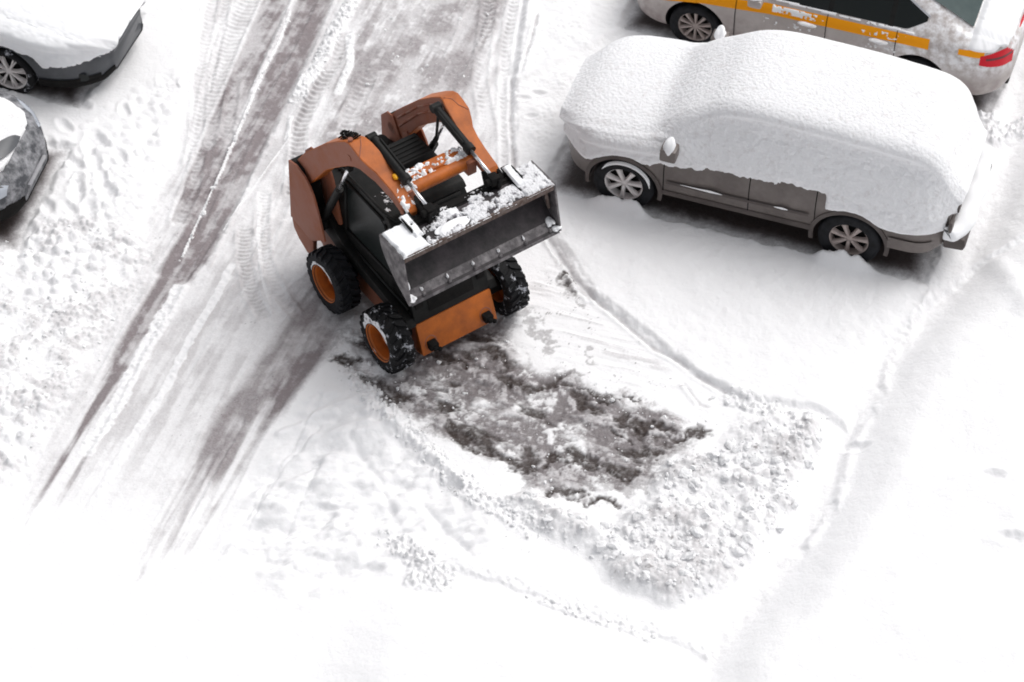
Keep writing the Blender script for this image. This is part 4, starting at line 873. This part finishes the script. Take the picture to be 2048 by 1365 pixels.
# towers
tw_out = [(-1.40, 1.58), (-1.24, 1.625), (-1.06, 1.585), (-.98, 1.52), (-.90, 1.42), (-.80, 1.17), (-.70, .86), (-.80, .80), (-1.0, .63), (-1.43, .68)]
tw_in = [(-1.45, 1.56), (-1.33, 1.70), (-1.20, 1.72), (-1.00, 1.40), (-.88, 1.10), (-.80, .85), (-1.44, .70)]
for s in (-1, 1):
    def pr(pts, a, b_, bv=.006):
        bm = bmesh.new(); prism(bm, pts, min(s*a, s*b_), max(s*a, s*b_), bv); return bm
    t_ = bm_obj('rear_tower', pr(tw_out, .745, .77), 'orange_dusty', ld, angle=35)
    bm_obj('inner_plate', pr(tw_in, .50, .52), 'orange_dusty', t_, angle=35)
    bm_obj('tower_core', pr([(-1.43, 1.545), (-1.30, 1.62), (-1.16, 1.60), (-1.04, 1.35), (-.98, .95), (-.95, .75), (-1.43, .70)], .565, .745, .01), 'black_rough', t_, angle=35)
    bm_obj('lower_guard', pr([(-1.43, .678), (-1.40, .52), (-1.30, .42), (-1.12, .33), (-1.0, .40), (-.98, .62)], .70, .757, .01), 'orange_dusty', t_, angle=35)
    bm_obj('hose_bundle', pr([(-1.10, 1.28), (-.98, 1.05), (-.86, .86), (-1.02, .80)], .56, .66, .02), 'black', t_, angle=35)
    bm_obj('inner_guard', pr([(-1.02, 1.62), (-.93, 1.70), (-.86, 1.55), (-.78, 1.25), (-.72, .98), (-.90, .84), (-1.0, 1.1)], .505, .53), 'orange_dusty', t_, angle=35)
    # arm: side plates box
    top = [(-1.33, 1.60, .705, .52), (-1.15, 1.85, .705, .52), (-.97, 2.05, .705, .52), (-.70, 2.345, .705, .52), (-.43, 2.585, .705, .52), (-.28, 2.70, .705, .52), (-.20, 2.73, .705, .50), (-.10, 2.71, .705, .475), (.02, 2.675, .70, .46), (.12, 2.62, .665, .455), (.20, 2.575, .628, .45), (.32, 2.53, .61, .45), (.46, 2.49, .60, .45), (.60, 2.445, .60, .455), (.70, 2.42, .598, .46), (.745, 2.375, .595, .46)]
    bot = [(-1.20, 1.33), (-1.05, 1.46), (-.885, 1.69), (-.705, 1.94), (-.54, 2.10), (-.375, 2.25), (-.25, 2.36), (-.12, 2.45), (-.0, 2.50), (.10, 2.46), (.18, 2.42), (.32, 2.38), (.46, 2.35), (.60, 2.31), (.69, 2.28), (.735, 2.30)]
    bm = bmesh.new(); prev = None; faces = []
    for (x, z, yo, yi), (xb, zb) in zip(top, bot):
        q = [bm.verts.new(p) for p in ((x, s*yo, z), (x, s*yi, z), (xb, s*yi, zb), (xb, s*yo, zb))]
        if prev:
            for i in range(4): faces.append(bm.faces.new((prev[i], prev[(i+1) % 4], q[(i+1) % 4], q[i])))
        else: faces.append(bm.faces.new(q))
        prev = q
    faces.append(bm.faces.new(prev[::-1])); bmesh.ops.recalc_face_normals(bm, faces=bm.faces)
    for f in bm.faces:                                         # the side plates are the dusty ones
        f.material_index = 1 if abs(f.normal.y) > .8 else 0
    es = [e for e in bm.edges if len(e.link_faces) == 2 and e.calc_face_angle(0) > R(50)]
    bmesh.ops.bevel(bm, geom=es, offset=.008, segments=2, affect='EDGES')
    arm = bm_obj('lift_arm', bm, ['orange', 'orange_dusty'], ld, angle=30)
    bm = bmesh.new()                                           # weld seams, ribs and the pivot boss
    if s < 0:
        for a, b_ in (((.0, -.70, 2.682), (-.12, -.60, 2.716)), ((-.12, -.60, 2.716), (-.21, -.55, 2.73))): tube(bm, a, b_, .006, n=6)
        tube(bm, (-.235, -.66, 2.70), (-.235, -.66, 2.752), .028, n=14)
    else:
        for a, b_ in (((-.22, .53, 2.73), (-.16, .60, 2.722)), ((-.16, .60, 2.722), (-.06, .62, 2.698)), ((-.06, .62, 2.698), (.03, .68, 2.672))): tube(bm, a, b_, .006, n=6)
    tube(bm, (-1.24, s*.50, 1.52), (-1.24, s*.72, 1.52), .07, n=20)
    tube(bm, (-.20, s*.52, 2.52), (-.20, s*.712, 2.52), .04, n=16); tube(bm, (.66, s*.44, 2.35), (.66, s*.61, 2.35), .04, n=16)
    bm_obj('weld_and_pins', bm, 'orange_dusty', arm, angle=40)
    bm = bmesh.new()                                           # ribs along the inner face of the arm
    for k in (.25, .52):
        for (a, ab), (b_, bb) in zip(list(zip(top, bot))[1:6], list(zip(top, bot))[2:7]):
            p0 = (a[0]*(1-k)+ab[0]*k, s*.517, a[1]*(1-k)+ab[1]*k); p1 = (b_[0]*(1-k)+bb[0]*k, s*.517, b_[1]*(1-k)+bb[1]*k); tube(bm, p0, p1, .014, n=8)
    bm_obj('hydraulic_line', bm, 'orange_dusty', arm, smooth=True)
    # tilt cylinder inside the arm
    bm = bmesh.new(); tube(bm, (-.16, s*.41, 2.66), (.46, s*.41, 2.55), .052, n=24); tube(bm, (.40, s*.41, 2.56), (.475, s*.41, 2.547), .062, n=24); tube(bm, (-.20, s*.36, 2.665), (-.20, s*.47, 2.665), .05, n=16); tube(bm, (-.10, s*.37, 2.70), (.38, s*.37, 2.615), .012, n=8)
    tc_ = bm_obj('tilt_cylinder', bm, 'black', ld, angle=40)
    bm = bmesh.new(); tube(bm, (.47, s*.41, 2.548), (.86, s*.41, 2.475), .021, n=20); bm_obj('cylinder_rod', bm, 'chrome', tc_, smooth=True)
    bm = bmesh.new(); box(bm, .83, .95, s*.41-.055, s*.41+.055, 2.40, 2.51, .02); tube(bm, (.90, s*.41-.10, 2.455), (.90, s*.41+.10, 2.455), .04, n=16); bm_obj('rod_eye', bm, 'black_rough', tc_, angle=40)
    # lift cylinder
    bm = bmesh.new(); tube(bm, (-.93, s*.63, .98), (-.56, s*.63, 1.73), .048, n=20); tube(bm, (-.93, s*.57, .98), (-.93, s*.69, .98), .05, n=16); lc_ = bm_obj('lift_cylinder', bm, 'black', ld, angle=40)
    bm = bmesh.new(); tube(bm, (-.565, s*.63, 1.72), (-.34, s*.63, 2.23), .020, n=20); bm_obj('cylinder_rod', bm, 'chrome', lc_, smooth=True)
    bm = bmesh.new(); box(bm, -.38, -.29, s*.63-.035, s*.63+.035, 2.20, 2.36, .02); bm_obj('rod_eye', bm, 'black_rough', lc_, angle=40)
# thin steering link seen through the left arm
bm = bmesh.new(); tube(bm, (-.40, .47, 1.84), (-.28, .47, 2.12), .030, n=12); tube(bm, (-.28, .47, 2.12), (-.20, .45, 2.60), .017, n=12); bm_obj('arm_strut', bm, 'black', ld, smooth=True)
# cross tube with its box plate
bm = bmesh.new(); tube(bm, (.43, -.45, 2.355), (.43, .45, 2.355), .075, n=28); prism(bm, [(.23, 2.36), (.235, 2.445), (.37, 2.435), (.40, 2.34)], -.42, .36, .01); bm_obj('cross_tube', bm, 'orange', ld, angle=40)
bm = bmesh.new(); box(bm, .36, .52, .34, .455, 2.24, 2.42, .012); bm_obj('tube_bracket', bm, 'orange_dusty', ld, angle=40)
bm = bmesh.new(); box(bm, .36, .52, -.455, -.36, 2.24, 2.42, .012); bm_obj('tube_bracket', bm, 'orange_dusty', ld, angle=40)
# marker lamp and the tuft of hoses on the right arm
bm = bmesh.new(); bmesh.ops.create_uvsphere(bm, u_segments=16, v_segments=10, radius=.034, matrix=Matrix.Translation((.34, -.475, 2.545))@Matrix.Diagonal((1.3, .8, .8, 1))); bm_obj('marker_lamp', bm, 'beacon', ld, smooth=True)
bm = bmesh.new()
for k in range(26):
    x = random.uniform(-.50, -.24); y = -.60+random.uniform(-.05, .07); z = 2.58+(x+.5)*.5
    bmesh.ops.create_icosphere(bm, subdivisions=1, radius=random.uniform(.012, .026), matrix=Matrix.Translation((x, y, z+random.uniform(.0, .05))))
for k in range(6):
    x = -.48+.045*k; tube(bm, (x, -.66, 2.56+.5*(x+.5)), (x+.04, -.54, 2.64+.5*(x+.5)), .010, n=6)
bm_obj('hose_coupling', bm, 'black_rough', ld, smooth=True)
# coupler frame
bm = bmesh.new()
for s in (-1, 1):
    prism(bm, [(.64, 2.36), (.70, 2.42), (.84, 2.40), (.98, 2.50), (.96, 2.36), (.86, 2.22), (.90, 1.98), (.84, 1.94), (.70, 2.20)], min(s*.42, s*.47), max(s*.42, s*.47), .006)
    prism(bm, [(.64, 2.36), (.70, 2.40), (.84, 2.36), (.86, 2.22), (.90, 1.98), (.84, 1.94), (.70, 2.20)], min(s*.56, s*.60), max(s*.56, s*.60), .006)
box(bm, .86, .90, -.62, .62, 2.02, 2.36, .01); box(bm, .80, .92, -.58, .58, 2.30, 2.345, .008); tube(bm, (.80, -.60, 2.24), (.80, .60, 2.24), .03, n=12)
bm_obj('coupler_frame', bm, 'black_rough', ld, angle=40)
# bucket: shell of plate
T1, T0, LP = (1.215, 2.335), (.80, 2.335), (1.335, 1.735)
back = [T1, T0, (.812, 2.27), (.845, 2.18), (.90, 2.09), (1.0, 1.985), (1.12, 1.88), LP]
inner = [(1.21, 2.318), (.825, 2.318), (.832, 2.275), (.862, 2.19), (.915, 2.105), (1.013, 2.0), (1.13, 1.897), (1.342, 1.752)]
BW = .975
bm = bmesh.new(); prism(bm, back+inner[::-1], -BW+.012, BW-.012); bk = bm_obj('bucket', bm, 'steel_dark', ld, angle=30)
for s in (-1, 1):
    bm = bmesh.new(); prism(bm, [(1.225, 2.345), (.79, 2.345), (.80, 2.27), (.835, 2.175), (.89, 2.085), (.99, 1.975), (1.11, 1.87), (1.335, 1.722), (1.358, 1.74)], min(s*(BW-.012), s*(BW+.012)), max(s*(BW-.012), s*(BW+.012)), .003)
    sp2 = bm_obj('side_plate', bm, 'steel', bk, angle=30)
bm = bmesh.new(); prism(bm, [(1.335, 1.722), (1.352, 1.738), (1.235, 1.835), (1.225, 1.822)], -BW+.014, BW-.014, .002)
prism(bm, [(1.345, 1.705), (1.362, 1.725), (1.30, 1.785), (1.285, 1.765)], -BW+.014, BW-.014, .002); ce = bm_obj('cutting_edge', bm, 'steel', bk, angle=30)
for k in range(6):
    y = -BW+.33*k+.19
    if y > BW-.1: continue
    blob('bolt_snow', 1.275, y, 1.815, .022, .012, .022, ce, seed=k+3, amp=.3)
    bm = bmesh.new(); tube(bm, (1.31, y, 1.765), (1.325, y, 1.785), .022, n=8); bm_obj('bolt', bm, 'steel', ce, angle=30)
bm = bmesh.new(); prism(bm, [(1.208, 2.345), (1.232, 2.345), (1.238, 2.27), (1.212, 2.27)], -BW+.014, BW-.014, .003); bm_obj('top_lip', bm, 'rust', bk, angle=30)
# inner gussets at the left end
for a, b_ in (((1.18, .90, 2.30), (1.0, .90, 2.02)), ((1.20, .86, 2.31), (1.16, .955, 1.95))):
    bm = bmesh.new(); tube(bm, a, b_, .022, n=6); bm_obj('gusset', bm, 'rust', bk, angle=30)
# step plates on top of the bucket
bm = bmesh.new()
for s in (-1, 1): prism(bm, [(.83, 2.345), (.74, 2.40), (.75, 2.415), (1.12, 2.362), (1.12, 2.345)], min(s*.60, s*.69), max(s*.60, s*.69), .004); prism(bm, [(1.02, 2.345), (1.0, 2.42), (.80, 2.43), (.80, 2.345)], s*.705-.008, s*.705+.008)
bm_obj('step_plate', bm, 'black_rough', bk, angle=30)
# snow lying on the bucket top, arms, tube and roof
def snow_sheet(name, x0, x1, y0, y1, zf, t, parent, mt='snow', seed=0, nx=60, ny=120, cover=.5, sc_=5, edge=.03, amp=.5):
    xs_ = np.linspace(x0, x1, nx); ys_ = np.linspace(y0, y1, ny); XX, YY = np.meshgrid(xs_, ys_, indexing='ij')
    a = fbm(XX*sc_+seed*3.1, YY*sc_-seed*1.7, seed, 4, .6); b_ = fbm(XX*sc_*4+9, YY*sc_*4-seed, seed+4, 3, .6)
    e = np.minimum(np.minimum(XX-x0, x1-XX), np.minimum(YY-y0, y1-YY)); e = e+(b_-.5)*edge
    k = sm(e, 0, edge)*sm(a*.6+b_*.4, cover-.03, cover+.06)
    Z = zf(XX, YY)-.012+k*(t*(1-amp+2*amp*a)+.012)+k*.010*(b_-.5)
    return grid_obj(name, np.stack([XX, YY, Z], -1), mt, parent, (k[:-1, :-1] > .02) | (k[1:, 1:] > .02))
ztop_ = lambda x, y: 2.343+0*x
snow_sheet('bucket_snow', .79, 1.236, -.972, -.62, ztop_, .030, bk, 'snow', 1, 50, 50, .22, 4)
snow_sheet('bucket_snow', .79, 1.236, .60, .972, ztop_, .030, bk, 'snow_dirty', 2, 50, 50, .34, 5)
snow_sheet('bucket_snow', .96, 1.240, -.63, .63, ztop_, .016, bk, 'snow_dirty', 3, 60, 200, .46, 6)
snow_sheet('bucket_snow', .82, 1.00, -.42, .42, ztop_, .014, bk, 'snow_dirty', 4, 40, 120, .54, 7)
snow_sheet('bucket_snow', .76, 1.08, -.715, -.605, lambda x, y: 2.42-(x-.75)*.12, .020, bk, 'snow', 5, 40, 20, .25, 5, .02)
snow_sheet('bucket_snow', .76, 1.08, .605, .715, lambda x, y: 2.42-(x-.75)*.12, .020, bk, 'snow', 6, 40, 20, .25, 5, .02)
blob('snow_lump', .95, -.18, 2.345, .07, .07, .022, bk, seed=31, amp=.35); blob('snow_lump', 1.12, -.32, 2.35, .07, .17, .018, bk, seed=32, amp=.45)
blob('snow_lump', 1.22, -.925, 1.86, .02, .03, .09, bk, seed=34, amp=.3, mt='snow'); blob('snow_lump', 1.24, .91, 1.83, .06, .045, .03, bk, seed=35, amp=.4, mt='snow'); 
blob('snow_lump', 1.32, .94, 1.77, .04, .05, .03, bk, seed=37, amp=.4, mt='snow'); blob('snow_lump', 1.31, -.93, 1.78, .05, .05, .03, bk, seed=38, amp=.4, mt='snow')
atz = lambda x, y: np.interp(x, [p[0] for p in top], [p[1] for p in top])+.001
snow_sheet('arm_snow', .42, .74, -.60, -.46, atz, .020, ld, 'snow', 7, 50, 24, .50, 7, .02)
snow_sheet('tube_snow', .23, .40, -.44, .34, lambda x, y: 2.447-(x-.235)*.08, .022, ld, 'snow', 8, 24, 90, .50, 8, .02)
snow_sheet('tube_snow', .34, .50, -.46, -.30, lambda x, y: 2.42+0*x, .04, ld, 'snow', 9, 24, 24, .35, 8, .02)
snow_sheet('tube_snow', .25, .42, .26, .42, lambda x, y: 2.435+0*x, .03, ld, 'snow', 12, 24, 24, .42, 8, .02)
snow_sheet('roof_snow', -.18, .16, -.46, -.10, lambda x, y: zt+.003+0*x, .006, ld, 'snow_dirty', 10, 70, 70, .50, 9, .12)
# wheels: rim with hub as the part, lugged tyre as its sub-part
def lug_tyre(parent, s, mt):
    r, w_ = .372, .262
    bm = bmesh.new()
    lathe(bm, [(.215, -w_*.46), (.235, -w_*.50), (.30, -w_*.54), (.345, -w_*.50), (.366, -w_*.40), (r*.99, -w_*.2), (r*.99, w_*.2), (.366, w_*.40), (.345, w_*.50), (.30, w_*.54), (.235, w_*.50), (.215, w_*.46)], 72, sy=s)
    nl = 22
    for i in range(nl):
        for side in (-1, 1):
            a0 = 2*math.pi*(i+(.5 if side > 0 else 0))/nl
            pts = []
            for (yy, da, rr_) in ((.52, .0, .345), (.46, .02, .386), (.20, .10, .392), (.02, .20, .392)):
                pts.append([(rr_*math.cos(a0+da+q), side*yy*w_, rr_*math.sin(a0+da+q), rr_) for q in (-.062, .062)])
            A = []
            for (p, q), rr_ in zip(pts, (.30, .35, .36, .36)):
                lo = lambda v: (v[0]/v[3]*rr_, v[1]*(1.0 if rr_ > .31 else 1.02), v[2]/v[3]*rr_)
                A.append([bm.verts.new(lo(p)), bm.verts.new(p[:3]), bm.verts.new(q[:3]), bm.verts.new(lo(q))])
            for a, b_ in zip(A[:-1], A[1:]):
                for k in range(3): bm.faces.new((a[k], a[k+1], b_[k+1], b_[k]))
            bm.faces.new(A[0]); bm.faces.new(A[-1][::-1])
    return bm_obj('tyre', bm, mt, parent, angle=35)
for wx in (-.551, .551):
    for s in (-1, 1):
        bm = bmesh.new()
        lathe(bm, [(.222, .125), (.235, .135), (.228, .118), (.205, .10), (.195, -.03), (.16, -.035), (.13, -.02), (.10, -.02), (.001, -.02)], 40, sy=s)
        lathe(bm, [(.228, -.12), (.20, -.10), (.19, .02)], 40, sy=s)
        lathe(bm, [(.001, .045), (.045, .043), (.055, .03), (.055, -.02)], 20, sy=s)
        for k in range(8):
            a = 2*math.pi*k/8; tube(bm, (.10*math.cos(a), s*-.02, .10*math.sin(a)), (.10*math.cos(a), s*.005, .10*math.sin(a)), .014, n=8)
        wh = bm_obj('wheel', bm, 'orange', ld, angle=35); wh.location = (wx, s*.77, .392)
        ty = lug_tyre(wh, s, 'rubber_snowy' if wx > 0 else 'rubber')
        if s < 0:
            P = []
            for t in np.linspace(math.radians(40), math.radians(175), 60):
                e = max(.02, math.sin((t-math.radians(40))/math.radians(135)*math.pi)**.5)*(.6+.8*float(vnoise(np.array(t*6), np.array(1.3))))*(1.0 if wx > 0 else .35)
                P.append([((.245+.10*q*e)*math.cos(t), s*(.138+.012*e*math.sin(q*math.pi)), (.245+.10*q*e)*math.sin(t)) for q in np.linspace(0, 1, 7)])
            grid_obj('snow_crust', np.array(P), 'snow_dirty', ty)
        bm = bmesh.new(); tube(bm, (wx, s*.45, .392), (wx, s*.76, .392), .09, n=20); bm_obj('axle', bm, 'black_rough', ld, angle=40)
print('built', len(bpy.data.objects))
